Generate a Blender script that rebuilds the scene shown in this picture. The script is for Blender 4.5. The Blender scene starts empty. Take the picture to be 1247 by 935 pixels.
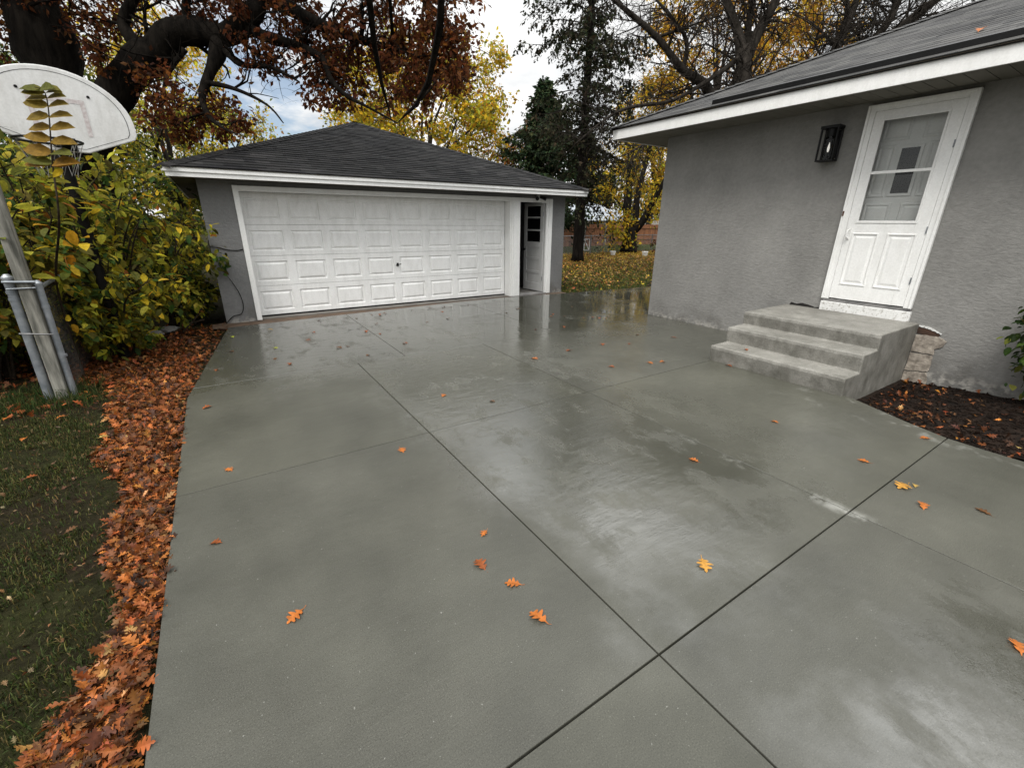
import bpy, bmesh, math, random
import numpy as np
from mathutils import Vector, Matrix
from mathutils import noise as mn
R = math.radians
sc = bpy.context.scene
COL = sc.collection
rnd = random.Random(7)
nrg = np.random.default_rng(11)

# ------------------------------------------------------------------ camera
F, PIT, ROL, YAW, CH = 533.149, .3549, .0095, .5791, 1.5624
fw = Vector((math.sin(YAW)*math.cos(PIT), math.cos(YAW)*math.cos(PIT), -math.sin(PIT)))
r0 = Vector((math.cos(YAW), -math.sin(YAW), 0)); u0 = r0.cross(fw)
CR = r0*math.cos(ROL)+u0*math.sin(ROL); CU = -r0*math.sin(ROL)+u0*math.cos(ROL)
cam = bpy.data.cameras.new('camera'); co = bpy.data.objects.new('camera', cam); COL.objects.link(co)
m = Matrix((CR, CU, -fw)).transposed().to_4x4(); m.translation = (0, 0, CH); co.matrix_world = m
cam.sensor_width = 36; cam.lens = F/1247*36; cam.clip_end = 600; cam.clip_start = .05
sc.camera = co

def at(px, py, t):
    """a point seen in direction (px, py) of the survey, t metres deep"""
    return Vector((0, 0, CH)) + (fw + CR*((px-623.5)/F) + CU*((467.5-py)/F))*t

# ------------------------------------------------------------------ materials
def mat(name):
    M = bpy.data.materials.new(name); M.use_nodes = True
    nt = M.node_tree; b = nt.nodes['Principled BSDF']
    return M, nt, b
def N(nt, typ, **kw):
    n = nt.nodes.new(typ)
    for k, v in kw.items():
        if k.startswith('i_'): n.inputs[k[2:].replace('_', ' ')].default_value = v
        else: setattr(n, k, v)
    return n
def L(nt, a, b): nt.links.new(a, b)
def coords(nt, scale=(1, 1, 1)):
    g = N(nt, 'ShaderNodeNewGeometry'); mp = N(nt, 'ShaderNodeMapping'); mp.inputs['Scale'].default_value = scale
    L(nt, g.outputs['Position'], mp.inputs['Vector']); return mp.outputs['Vector']
def noise(nt, vec, scale, detail=4, rough=.55):
    n = N(nt, 'ShaderNodeTexNoise'); n.inputs['Scale'].default_value = scale
    n.inputs['Detail'].default_value = detail; n.inputs['Roughness'].default_value = rough
    L(nt, vec, n.inputs['Vector']); return n.outputs['Fac']
def ramp(nt, fac, stops):
    r = N(nt, 'ShaderNodeValToRGB'); e = r.color_ramp.elements
    while len(e) < len(stops): e.new(.5)
    for x, (p, c) in zip(e, stops):
        x.position = p; x.color = (*c, 1) if not isinstance(c, (int, float)) else (c, c, c, 1)
    L(nt, fac, r.inputs['Fac']); return r.outputs['Color']
def mixc(nt, fac, a, b, blend='MIX'):
    n = N(nt, 'ShaderNodeMix', data_type='RGBA', blend_type=blend)
    for s, v in ((n.inputs[0], fac), (n.inputs[6], a), (n.inputs[7], b)):
        if hasattr(v, 'links') or hasattr(v, 'is_linked'): L(nt, v, s)
        elif isinstance(v, (int, float)): s.default_value = v
        else: s.default_value = (*v, 1)
    return n.outputs[2]
def math_(nt, op, a, b=0., clamp=False):
    n = N(nt, 'ShaderNodeMath', operation=op, use_clamp=clamp)
    for s, v in ((n.inputs[0], a), (n.inputs[1], b)):
        if hasattr(v, 'is_linked'): L(nt, v, s)
        else: s.default_value = v
    return n.outputs[0]
def smooth(nt, v, a, b, lo=0., hi=1.):
    n = N(nt, 'ShaderNodeMapRange', interpolation_type='SMOOTHSTEP')
    L(nt, v, n.inputs['Value']); n.inputs['From Min'].default_value = a; n.inputs['From Max'].default_value = b
    n.inputs['To Min'].default_value = lo; n.inputs['To Max'].default_value = hi
    return n.outputs['Result']
def bump(nt, h, bsdf, strength=.3, dist=.01, prev=None):
    n = N(nt, 'ShaderNodeBump'); n.inputs['Strength'].default_value = strength; n.inputs['Distance'].default_value = dist
    L(nt, h, n.inputs['Height'])
    if prev is not None: L(nt, prev, n.inputs['Normal'])
    L(nt, n.outputs['Normal'], bsdf.inputs['Normal']); return n.outputs['Normal']

def simple(name, c1, c2, scale=8, rough=.6, bs=0, bscale=60, spec=.5, metal=0, stretch=(1, 1, 1), bd=.004):
    M, nt, b = mat(name); v = coords(nt, stretch)
    L(nt, ramp(nt, noise(nt, v, scale, 6), [(.3, c1), (.7, c2)]), b.inputs['Base Color'])
    b.inputs['Roughness'].default_value = rough; b.inputs['Metallic'].default_value = metal
    b.inputs['Specular IOR Level'].default_value = spec
    if bs: bump(nt, noise(nt, v, bscale, 4), b, bs, bd)
    return M

def leafmat(name, trans=.35, rough=.5, spec=.3):
    M, nt, b = mat(name)
    a = N(nt, 'ShaderNodeAttribute', attribute_name='tint')
    v = coords(nt)
    c = mixc(nt, .55, a.outputs['Color'], ramp(nt, noise(nt, v, 45, 3), [(.3, .45), (.7, 1.35)]), 'MULTIPLY')
    L(nt, c, b.inputs['Base Color']); b.inputs['Roughness'].default_value = rough
    b.inputs['Specular IOR Level'].default_value = spec
    t = N(nt, 'ShaderNodeBsdfTranslucent'); L(nt, c, t.inputs['Color'])
    mx = N(nt, 'ShaderNodeMixShader'); mx.inputs[0].default_value = trans
    L(nt, b.outputs[0], mx.inputs[1]); L(nt, t.outputs[0], mx.inputs[2])
    L(nt, mx.outputs[0], nt.nodes['Material Output'].inputs['Surface'])
    return M

def tintmat(name, base=1., rough=.8, bs=.4, bscale=90, spec=.12):
    M, nt, b = mat(name)
    a = N(nt, 'ShaderNodeAttribute', attribute_name='tint'); v = coords(nt)
    c = mixc(nt, 1., a.outputs['Color'], ramp(nt, noise(nt, v, 220, 2), [(.3, .55), (.7, 1.45)]), 'MULTIPLY')
    c = mixc(nt, 1., c, ramp(nt, noise(nt, v, 1.3, 4), [(.35, .82), (.65, 1.15)]), 'MULTIPLY')
    L(nt, c, b.inputs['Base Color']); b.inputs['Roughness'].default_value = rough
    b.inputs['Specular IOR Level'].default_value = spec
    bump(nt, noise(nt, v, bscale, 3), b, bs, .004)
    return M

MT = {}
MT['leaf'] = leafmat('leaf', .5, .55, .10)
MT['dry_leaf'] = leafmat('dry_leaf', .12, .5, .16)
MT['needle'] = leafmat('needle', .15, .7, .08)
MT['blade'] = leafmat('grass_blade', .3, .6, .08)
MT['bark'] = simple('bark_dark', (.004, .0035, .003), (.018, .015, .012), 14, .95, 1., 18, .05, stretch=(1, 1, .25), bd=.03)
MT['bark_gray'] = simple('bark_gray', (.012, .010, .008), (.042, .036, .030), 12, .95, 1., 18, .08, stretch=(1, 1, .25), bd=.02)
MT['twig'] = simple('twig_bark', (.012, .009, .006), (.04, .03, .02), 20, .9, spec=.1)
MT['black_metal'] = simple('black_metal', (.003, .003, .003), (.006, .006, .006), 20, .4, spec=.2)
MT['black_pole'] = simple('black_pole', (.004, .004, .004), (.010, .009, .008), 20, .7, spec=.12)
MT['galv'] = simple('galvanised_steel', (.17, .19, .21), (.34, .36, .38), 16, .45, .1, 60, .5, .55)
MT['wire'] = simple('galvanised_wire', (.12, .12, .12), (.22, .22, .22), 16, .55, metal=.5)
MT['net_cord'] = simple('net_cord', (.12, .12, .11), (.25, .24, .22), 16, .9, spec=.1)
MT['old_wire'] = simple('old_wire', (.02, .02, .02), (.07, .06, .05), 16, .7, spec=.2)
MT['gray_wood'] = simple('weathered_post', (.06, .06, .05), (.32, .31, .27), 7, .85, .6, 30, .3, stretch=(3, 3, .4), bd=.006)
MT['shingle'] = tintmat('asphalt_shingle')
MT['dark_void'] = simple('dark_filler', (.006, .005, .004), (.012, .01, .008), 10, .95)
MT['brown_fence'] = simple('brown_fence_board', (.08, .028, .011), (.27, .11, .04), 5, .8, .3, 30, stretch=(3, 3, .3))
MT['pale_wall'] = simple('pale_siding', (.62, .60, .55), (.72, .70, .66), 2, .7)
MT['tin_roof'] = simple('pale_roof', (.22, .25, .28), (.32, .35, .38), 2, .55)
MT['soffit'] = simple('soffit_panel', (.10, .095, .075), (.15, .14, .115), 3, .7)
MT['soffit_dark'] = simple('soffit_wood', (.07, .055, .035), (.12, .095, .06), 4, .8)
MT['rubble'] = simple('rubble', (.10, .10, .10), (.26, .25, .24), 5, .9, .6, 20, bd=.02)
MT['mulch'] = simple('mulch_chip', (.004, .003, .0022), (.020, .012, .008), 12, .9, spec=.15)
MT['block'] = simple('bare_block', (.12, .10, .08), (.42, .37, .31), 14, .9, .9, 30, bd=.01)
MT['rotten_wood'] = simple('rotten_wood', (.02, .012, .008), (.07, .035, .02), 15, .9)
MT['rust'] = simple('rust_brown', (.05, .02, .01), (.12, .05, .02), 15, .9)

def white_paint(name, grime=.3, base=.76, warm=(1, 1, .98), flake=0):
    M, nt, b = mat(name); v = coords(nt)
    c = tuple(base*w for w in warm)
    g = ramp(nt, noise(nt, coords(nt, (1, 1, .35)), 9, 8, .7), [(.42, 0.), (.75, 1.)])
    col = mixc(nt, math_(nt, 'MULTIPLY', g, grime), c, (.36, .35, .31))
    fine = ramp(nt, noise(nt, v, 60, 3), [(.3, .93), (.7, 1.03)])
    col = mixc(nt, 1., col, fine, 'MULTIPLY')
    if flake:
        fl = ramp(nt, noise(nt, v, 28, 6, .7), [(.54, 0.), (.62, 1.)])
        col = mixc(nt, math_(nt, 'MULTIPLY', fl, flake), col, (.25, .23, .19))
    L(nt, col, b.inputs['Base Color']); b.inputs['Roughness'].default_value = .42
    bump(nt, noise(nt, v, 70, 3), b, .08 if not flake else .5, .003)
    return M
MT['white'] = white_paint('white_paint', .2, .82)
MT['white_door'] = white_paint('garage_door_paint', .28, .84, (1, 1, .985))
MT['white_flake'] = white_paint('flaking_white_paint', .3, .74, flake=.7)
MT['board'] = white_paint('backboard_white', .5, .70)
MT['shaded_door'] = white_paint('gray_white_shade_paint', .35, .5)  # gray-white service door paint, base colour darkened for the shade inside the doorway

def stucco(name, c1, c2):
    M, nt, b = mat(name); v = coords(nt)
    sep = N(nt, 'ShaderNodeSeparateXYZ'); L(nt, v, sep.inputs[0])
    col = ramp(nt, noise(nt, v, 1.1, 6, .6), [(.3, c1), (.7, c2)])
    col = mixc(nt, .3, col, ramp(nt, noise(nt, v, 26, 4), [(.3, .7), (.7, 1.2)]), 'MULTIPLY')
    col = mixc(nt, .8, col, ramp(nt, noise(nt, coords(nt, (1, 1, .7)), 1.5, 7, .66), [(.32, .84), (.5, 1.), (.7, 1.12)]), 'MULTIPLY')
    low = math_(nt, 'MULTIPLY', smooth(nt, sep.outputs[2], .42, .02), ramp(nt, noise(nt, v, 4, 5), [(.4, 0.), (.66, .75)]))
    col = mixc(nt, low, col, (.10, .095, .085))
    spl = math_(nt, 'MULTIPLY', smooth(nt, sep.outputs[2], .11, .0), ramp(nt, noise(nt, v, 13, 5), [(.48, 0.), (.62, .55)]))
    col = mixc(nt, spl, col, (.42, .40, .36))
    L(nt, col, b.inputs['Base Color']); b.inputs['Roughness'].default_value = .85; b.inputs['Specular IOR Level'].default_value = .25
    h = math_(nt, 'ADD', noise(nt, coords(nt, (1, 1, 2.1)), 16, 4, .6), math_(nt, 'MULTIPLY', noise(nt, v, 75, 2), .35))
    bump(nt, h, b, .32, .03)
    return M
MT['stucco_house'] = stucco('house_stucco', (.195, .191, .180), (.255, .250, .236))
MT['stucco_garage'] = stucco('garage_stucco', (.145, .145, .144), (.185, .185, .183))

def concrete():
    M, nt, b = mat('wet_concrete'); v = coords(nt)
    sep = N(nt, 'ShaderNodeSeparateXYZ'); L(nt, v, sep.inputs[0]); X, Y = sep.outputs[0], sep.outputs[1]
    big = noise(nt, v, .55, 7, .62); mid = noise(nt, v, 2.1, 7, .65)
    a = N(nt, 'ShaderNodeAttribute', attribute_name='tint')
    col = ramp(nt, big, [(.32, (.053, .053, .042)), (.68, (.086, .085, .069))])
    col = mixc(nt, .6, col, ramp(nt, mid, [(.3, .72), (.7, 1.2)]), 'MULTIPLY')
    col = mixc(nt, 1., col, a.outputs['Color'], 'MULTIPLY')
    sp = ramp(nt, noise(nt, v, 210, 2, .5), [(.30, .6), (.5, 1.), (.62, 1.05), (.74, 1.9)])
    col = mixc(nt, .8, col, sp, 'MULTIPLY')
    fl = ramp(nt, noise(nt, v, 75, 2, .4), [(.735, 0.), (.77, 1.)])
    col = mixc(nt, math_(nt, 'MULTIPLY', fl, .35), col, (.34, .34, .31))
    # pale bloom beside the long joint
    dj = math_(nt, 'ABSOLUTE', math_(nt, 'SUBTRACT', X, 2.80))
    bl = math_(nt, 'MULTIPLY', smooth(nt, dj, .09, .0), ramp(nt, noise(nt, v, 5.5, 6, .65), [(.50, 0.), (.62, 1.)]))
    yb = math_(nt, 'MULTIPLY', smooth(nt, Y, 2.4, .75), smooth(nt, Y, .3, .7))
    bl = math_(nt, 'MULTIPLY', bl, yb)
    de = math_(nt, 'MULTIPLY', smooth(nt, X, 4.25, 4.62), smooth(nt, Y, 2.2, 1.4))
    bl2 = math_(nt, 'MULTIPLY', de, ramp(nt, noise(nt, v, 4, 5, .6), [(.55, 0.), (.64, .8)]))
    bl = math_(nt, 'ADD', bl, bl2, True)
    col = mixc(nt, math_(nt, 'MULTIPLY', bl, .5), col, (.34, .34, .31))
    # wetness: more water far from the street, puddles by the service door
    wet = noise(nt, v, .8, 5, .6)
    far = smooth(nt, Y, .2, 4.2); right = smooth(nt, X, .4, 2.4)
    film = math_(nt, 'MULTIPLY', far, math_(nt, 'ADD', math_(nt, 'MULTIPLY', right, .75), .25))
    pu = math_(nt, 'MULTIPLY', math_(nt, 'MULTIPLY', smooth(nt, Y, 4.0, 5.6), smooth(nt, X, 1.6, 3.6)),
               ramp(nt, noise(nt, v, 1.5, 4, .55), [(.36, 0.), (.50, 1.)]))
    dry = ramp(nt, wet, [(.38, 0.), (.68, 1.)])
    # standing film of water: ragged glossy areas on an otherwise matt slab
    wx = math_(nt, 'ADD', X, math_(nt, 'MULTIPLY', math_(nt, 'SUBTRACT', noise(nt, v, 1.1, 5, .6), .5), 1.7))
    wy = math_(nt, 'ADD', Y, math_(nt, 'MULTIPLY', math_(nt, 'SUBTRACT', noise(nt, coords(nt, (1.3, 1.3, 1)), 1.4, 5, .6), .5), 2.0))
    g1 = math_(nt, 'MULTIPLY', smooth(nt, wx, .95, 1.45), smooth(nt, wy, .35, 1.5))
    g1 = math_(nt, 'MULTIPLY', g1, smooth(nt, wx, 3.6, 2.5, .35, 1.))
    g2 = math_(nt, 'MULTIPLY', smooth(nt, wx, 1.0, 1.8), smooth(nt, wy, .45, -.1)); g2 = math_(nt, 'MULTIPLY', g2, smooth(nt, wx, 3.1, 2.4))
    g3 = smooth(nt, wy, 4.3, 5.4)
    gl = math_(nt, 'MAXIMUM', math_(nt, 'MAXIMUM', g1, g2), g3)
    gl = math_(nt, 'MULTIPLY', gl, ramp(nt, noise(nt, coords(nt, (1.4, .8, 1)), 2.8, 7, .68), [(.37, .10), (.50, 1.)]))
    rgh = math_(nt, 'SUBTRACT', .42, math_(nt, 'MULTIPLY', gl, .325))
    rgh = math_(nt, 'ADD', rgh, math_(nt, 'MULTIPLY', math_(nt, 'SUBTRACT', dry, .45), .07))
    rgh = math_(nt, 'MULTIPLY', rgh, math_(nt, 'SUBTRACT', 1., math_(nt, 'MULTIPLY', pu, .82)))
    rgh = math_(nt, 'ADD', rgh, math_(nt, 'MULTIPLY', bl, .3))
    rgh = math_(nt, 'MAXIMUM', rgh, .03)
    col = mixc(nt, math_(nt, 'MULTIPLY', pu, .45), col, (.05, .05, .04))
    col = mixc(nt, math_(nt, 'MULTIPLY', gl, .35), col, (.040, .040, .030))
    L(nt, col, b.inputs['Base Color']); L(nt, rgh, b.inputs['Roughness'])
    L(nt, math_(nt, 'ADD', .36, math_(nt, 'MULTIPLY', gl, 1.0)), b.inputs['Specular IOR Level'])
    # broom lines across the drive, worn trowel waves, grit
    br = noise(nt, coords(nt, (2.2, 120, 1)), 1.0, 3, .6)
    wv = noise(nt, coords(nt, (6, 15, 1)), 1.0, 4, .55)
    gr = noise(nt, v, 160, 2)
    h = math_(nt, 'ADD', math_(nt, 'MULTIPLY', br, .0007), math_(nt, 'ADD', math_(nt, 'MULTIPLY', wv, .0034), math_(nt, 'MULTIPLY', gr, .0006)))
    h = math_(nt, 'MULTIPLY', h, math_(nt, 'SUBTRACT', 1., math_(nt, 'MULTIPLY', pu, .9)))
    bump(nt, h, b, .8, 1.0)
    return M
MT['concrete'] = concrete()

def oldconcrete():
    M, nt, b = mat('weathered_step_concrete'); v = coords(nt)
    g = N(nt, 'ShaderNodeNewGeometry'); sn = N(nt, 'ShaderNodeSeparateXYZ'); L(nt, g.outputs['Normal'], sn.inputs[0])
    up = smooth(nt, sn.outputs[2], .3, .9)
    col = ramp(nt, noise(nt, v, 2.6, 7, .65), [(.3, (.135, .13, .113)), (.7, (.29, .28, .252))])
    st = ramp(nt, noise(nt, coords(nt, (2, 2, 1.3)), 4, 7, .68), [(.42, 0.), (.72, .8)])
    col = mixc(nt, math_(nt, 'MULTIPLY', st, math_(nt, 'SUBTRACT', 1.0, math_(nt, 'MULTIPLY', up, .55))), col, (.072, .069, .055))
    col = mixc(nt, .7, col, ramp(nt, noise(nt, v, 90, 3), [(.3, .75), (.7, 1.25)]), 'MULTIPLY')
    L(nt, col, b.inputs['Base Color']); b.inputs['Roughness'].default_value = .62
    h = math_(nt, 'ADD', noise(nt, v, 45, 5, .65), math_(nt, 'MULTIPLY', noise(nt, v, 9, 3), .8))
    bump(nt, h, b, .5, .01)
    return M
MT['old_concrete'] = oldconcrete()

def groundmat():
    M, nt, b = mat('lawn_soil'); v = coords(nt)
    col = ramp(nt, noise(nt, v, 1.6, 6, .65), [(.36, (.022, .016, .010)), (.50, (.018, .017, .008)), (.68, (.026, .028, .010))])
    col = mixc(nt, .8, col, ramp(nt, noise(nt, v, 30, 5, .7), [(.3, .45), (.7, 1.5)]), 'MULTIPLY')
    L(nt, col, b.inputs['Base Color']); b.inputs['Roughness'].default_value = .95; b.inputs['Specular IOR Level'].default_value = .05
    bump(nt, noise(nt, v, 22, 6, .7), b, 1., .04)
    return M
MT['ground'] = groundmat()
MT['dirt'] = simple('brown_dirt', (.045, .028, .017), (.13, .082, .05), 7, .75, .5, 50, bd=.01)
MT['garage_floor'] = simple('garage_floor_concrete', (.12, .11, .10), (.2, .19, .17), 4, .6)

def glassmat(name, tint=(.9, .95, .95), rough=.02):
    M, nt, b = mat(name)
    tr = N(nt, 'ShaderNodeBsdfTransparent'); tr.inputs['Color'].default_value = (*tint, 1)
    gl = N(nt, 'ShaderNodeBsdfGlossy'); gl.inputs['Roughness'].default_value = rough
    fr = N(nt, 'ShaderNodeFresnel'); fr.inputs['IOR'].default_value = 1.28
    mx = N(nt, 'ShaderNodeMixShader'); L(nt, fr.outputs[0], mx.inputs[0])
    L(nt, tr.outputs[0], mx.inputs[1]); L(nt, gl.outputs[0], mx.inputs[2])
    L(nt, mx.outputs[0], nt.nodes['Material Output'].inputs['Surface'])
    return M
MT['glass'] = glassmat('window_glass', (.86, .87, .86))
MT['lamp_glass'] = glassmat('lamp_glass', (.75, .75, .75))
M, nt, b = mat('dark_pane'); b.inputs['Base Color'].default_value = (.010, .010, .011, 1); b.inputs['Roughness'].default_value = .12
L(nt, ramp(nt, N(nt, 'ShaderNodeTexVoronoi', i_Scale=38.).outputs['Distance'], [(.25, .002), (.6, .02)]), b.inputs['Base Color'])
MT['dark_pane'] = M
M, nt, b = mat('dark_glass'); b.inputs['Base Color'].default_value = (.004, .004, .005, 1); b.inputs['Roughness'].default_value = .15; b.inputs['Specular IOR Level'].default_value = .2
MT['dark_glass'] = M
M, nt, b = mat('lamp_bulb'); b.inputs['Base Color'].default_value = (.9, .9, .85, 1)
b.inputs['Emission Color'].default_value = (1, .95, .85, 1); b.inputs['Emission Strength'].default_value = .7
MT['bulb'] = M
M, nt, b = mat('faded_red_paint'); v = coords(nt)
L(nt, ramp(nt, noise(nt, v, 40, 5), [(.35, (.44, .38, .37)), (.65, (.60, .57, .56))]), b.inputs['Base Color']); b.inputs['Roughness'].default_value = .6
MT['faded'] = M
MT['green_white_door'] = white_paint('inner_door_paint', .12, .58, (1, 1, .985))

# ------------------------------------------------------------------ object helpers
def tag(o, label=None, cat=None, group=None, kind=None):
    if label: o['label'] = label
    if cat: o['category'] = cat
    if group: o['group'] = group
    if kind: o['kind'] = kind
    return o
def thing(name, label, cat, loc, group=None):
    o = bpy.data.objects.new(name, None); COL.objects.link(o); o.location = loc; o.empty_display_size = .1
    return tag(o, label, cat, group)
def wloc(o):
    p = Vector((0, 0, 0))
    while o is not None: p += o.location; o = o.parent
    return p

def np_mesh(name, V, faces, mt, parent=None, tint=None, smooth_=False):
    """V (n,3); faces = list of arrays (k, nsides)"""
    V = np.asarray(V, float)
    loc = wloc(parent) if parent is not None else Vector((0, 0, 0))
    V = V - np.array(loc)
    me = bpy.data.meshes.new(name)
    me.vertices.add(len(V)); me.vertices.foreach_set('co', V.astype(np.float32).ravel())
    li = np.concatenate([f.ravel() for f in faces]).astype(np.int32)
    tot = np.concatenate([np.full(len(f), f.shape[1]) for f in faces]).astype(np.int32)
    st = np.concatenate([[0], np.cumsum(tot)[:-1]]).astype(np.int32)
    me.loops.add(len(li)); me.loops.foreach_set('vertex_index', li)
    me.polygons.add(len(tot)); me.polygons.foreach_set('loop_start', st); me.polygons.foreach_set('loop_total', tot)
    me.polygons.foreach_set('use_smooth', np.full(len(tot), smooth_))
    if tint is not None:
        a = me.attributes.new('tint', 'FLOAT_COLOR', 'POINT')
        c = np.ones((len(V), 4), np.float32); c[:, :3] = tint
        a.data.foreach_set('color', c.ravel())
    me.update(calc_edges=True); me.validate()
    me.materials.append(MT[mt] if isinstance(mt, str) else mt)
    o = bpy.data.objects.new(name, me); COL.objects.link(o)
    if parent is not None: o.parent = parent
    return o

class MB:
    def __init__(s): s.v = []; s.f = []; s.c = []
    def add(s, vs, fs, c=(1, 1, 1)):
        k = len(s.v); s.v += [tuple(v) for v in vs]; s.f += [tuple(i+k for i in f) for f in fs]; s.c += [c]*len(vs); return s
    def box(s, x0, y0, z0, x1, y1, z1, c=(1, 1, 1)):
        return s.add([(x, y, z) for z in (z0, z1) for y in (y0, y1) for x in (x0, x1)],
              [(0, 2, 3, 1), (4, 5, 7, 6), (0, 1, 5, 4), (2, 6, 7, 3), (0, 4, 6, 2), (1, 3, 7, 5)], c)
    def obox(s, p, ax, ay, az, c=(1, 1, 1)):
        p, ax, ay, az = map(Vector, (p, ax, ay, az))
        return s.add([p+ax*i+ay*j+az*k for k in (0, 1) for j in (0, 1) for i in (0, 1)],
              [(0, 2, 3, 1), (4, 5, 7, 6), (0, 1, 5, 4), (2, 6, 7, 3), (0, 4, 6, 2), (1, 3, 7, 5)], c)
    def poly(s, pts, c=(1, 1, 1)): return s.add(pts, [tuple(range(len(pts)))], c)
    def tube(s, pts, rad, n=8, cap=True, c=(1, 1, 1)):
        pts = [Vector(p) for p in pts]
        if isinstance(rad, (int, float)): rad = [rad]*len(pts)
        k = len(s.v); up = None
        for i, p in enumerate(pts):
            d = (pts[min(i+1, len(pts)-1)]-pts[max(i-1, 0)])
            if d.length < 1e-9: d = Vector((0, 0, 1))
            d.normalize()
            if up is None: up = d.orthogonal().normalized()
            a = up - d*up.dot(d)
            a = a.normalized() if a.length > 1e-6 else d.orthogonal().normalized()
            up = a; b_ = d.cross(a)
            for j in range(n):
                t = 2*math.pi*j/n
                s.v.append(tuple(p + (a*math.cos(t)+b_*math.sin(t))*rad[i])); s.c.append(c)
        for i in range(len(pts)-1):
            for j in range(n):
                j2 = (j+1) % n
                s.f.append((k+i*n+j, k+i*n+j2, k+(i+1)*n+j2, k+(i+1)*n+j))
        if cap and n > 2:
            s.f.append(tuple(k+j for j in range(n))[::-1]); e = k+(len(pts)-1)*n; s.f.append(tuple(e+j for j in range(n)))
        return s
    def prism(s, poly, d, c=(1, 1, 1)):
        d = Vector(d); a = [Vector(p) for p in poly]; n = len(a)
        return s.add(a+[p+d for p in a], [tuple(range(n))[::-1], tuple(range(n, 2*n))]+[(i, (i+1) % n, n+(i+1) % n, n+i) for i in range(n)], c)
    def build(s, name, mt, parent=None, bevel=0, seg=2, smooth_=False, tint=False, flip=True):
        loc = wloc(parent) if parent is not None else Vector((0, 0, 0))
        me = bpy.data.meshes.new(name)
        me.from_pydata([(v[0]-loc.x, v[1]-loc.y, v[2]-loc.z) for v in s.v], [], s.f)
        if tint:
            a = me.attributes.new('tint', 'FLOAT_COLOR', 'POINT')
            a.data.foreach_set('color', np.array([(*c, 1) for c in s.c], np.float32).ravel())
        if flip:
            bm = bmesh.new(); bm.from_mesh(me); bmesh.ops.recalc_face_normals(bm, faces=bm.faces); bm.to_mesh(me); bm.free()
        if smooth_: me.polygons.foreach_set('use_smooth', np.ones(len(me.polygons), bool))
        me.materials.append(MT[mt] if isinstance(mt, str) else mt)
        o = bpy.data.objects.new(name, me); COL.objects.link(o)
        if parent is not None: o.parent = parent
        if bevel:
            b = o.modifiers.new('bevel', 'BEVEL'); b.width = bevel; b.segments = seg; b.limit_method = 'ANGLE'; b.angle_limit = R(40)
        return o

# ------------------------------------------------------------------ leaves
def _tmpl(kind):
    if kind == 'kite':
        return np.array([(0, 0, 0), (.45, .3, .07), (1, 0, -.04), (.45, -.3, .07)]), [np.array([(0, 1, 2), (0, 2, 3)])]
    if kind == 'ovate':
        v = [(0, 0, 0), (.38, 0, -.01), (.72, 0, -.04), (1, 0, -.13),
             (.10, .17, .03), (.40, .29, .06), (.74, .20, .0), (.10, -.17, .03), (.40, -.29, .06), (.74, -.20, .0)]
        return np.array(v), [np.array([(0, 1, 5, 4), (1, 2, 6, 5), (0, 7, 8, 1), (1, 8, 9, 2)]), np.array([(2, 3, 6), (2, 9, 3)])]
    if kind == 'oak':      # lobed outline either side of a midrib
        st = [(0, .015), (.16, .05), (.24, .20), (.33, .24), (.37, .06), (.50, .33), (.59, .40), (.61, .08), (.72, .28), (.80, .28), (.82, .06), (.92, .08), (1, .01)]
        v = []
        for i, (x, w) in enumerate(st):
            z = .10*math.sin(x*3.0) - .05
            for sgn in (0, 1, -1): v.append((x+(.03*sgn if w > .2 else 0), sgn*w, z + (.18*w if sgn == 1 else .10*w if sgn else 0)))
        f = []
        for i in range(len(st)-1):
            a, b_ = i*3, i*3+3
            f += [(a, b_, b_+1, a+1), (a, a+2, b_+2, b_)]
        v += [(-.16, .012, .02), (-.16, -.012, .02)]; k = len(v); f.append((1, 0, k-2, k-2)) if False else None
        return np.array(v), [np.array(f), np.array([(1, k-2, k-1), (1, k-1, 2)])]
TM = {k: _tmpl(k) for k in ('kite', 'ovate', 'oak')}
def unit(a): return a/np.maximum(np.linalg.norm(a, axis=1, keepdims=True), 1e-9)
def leaf_cloud(name, kind, pos, fwd, nrm, size, tint, mt, parent=None, curl=None, wid=None):
    T, FS = TM[kind]; n = len(pos); k = len(T)
    x = unit(fwd); z = unit(nrm - x*(nrm*x).sum(1, keepdims=True)); y = np.cross(z, x)
    size = np.asarray(size).reshape(-1, 1)
    Tz = T[:, 2][None, :]*(np.ones((n, 1)) if curl is None else np.asarray(curl).reshape(-1, 1))
    V = pos[:, None, :] + size[:, :, None]*(x[:, None, :]*T[None, :, 0:1] + y[:, None, :]*T[None, :, 1:2]*(1. if wid is None else np.asarray(wid).reshape(-1, 1, 1)) + z[:, None, :]*Tz[:, :, None])
    off = (np.arange(n)*k)[:, None, None]
    faces = [(f[None]+off).reshape(-1, f.shape[1]) for f in FS]
    return np_mesh(name, V.reshape(-1, 3), faces, mt, parent, np.repeat(tint, k, axis=0))
def pick(pal, n, jit=.25):
    cols = np.array([p[0] for p in pal]); w = np.array([p[1] for p in pal], float)
    c = cols[nrg.choice(len(pal), n, p=w/w.sum())]
    return c*(1+jit*nrg.standard_normal((n, 1))).clip(.35, 1.9)*(1+.08*nrg.standard_normal((n, 3)))
def rdir(n): return unit(nrg.standard_normal((n, 3)))

YEL, GOLD, YG, OLIVE, GREEN, DKG = (.58, .41, .03), (.48, .26, .02), (.33, .31, .035), (.12, .125, .025), (.055, .10, .022), (.022, .042, .012)
ORG, RUST, BRN, DKB, TAN = (.33, .13, .025), (.20, .055, .016), (.12, .05, .02), (.05, .022, .012), (.38, .22, .09)

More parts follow.
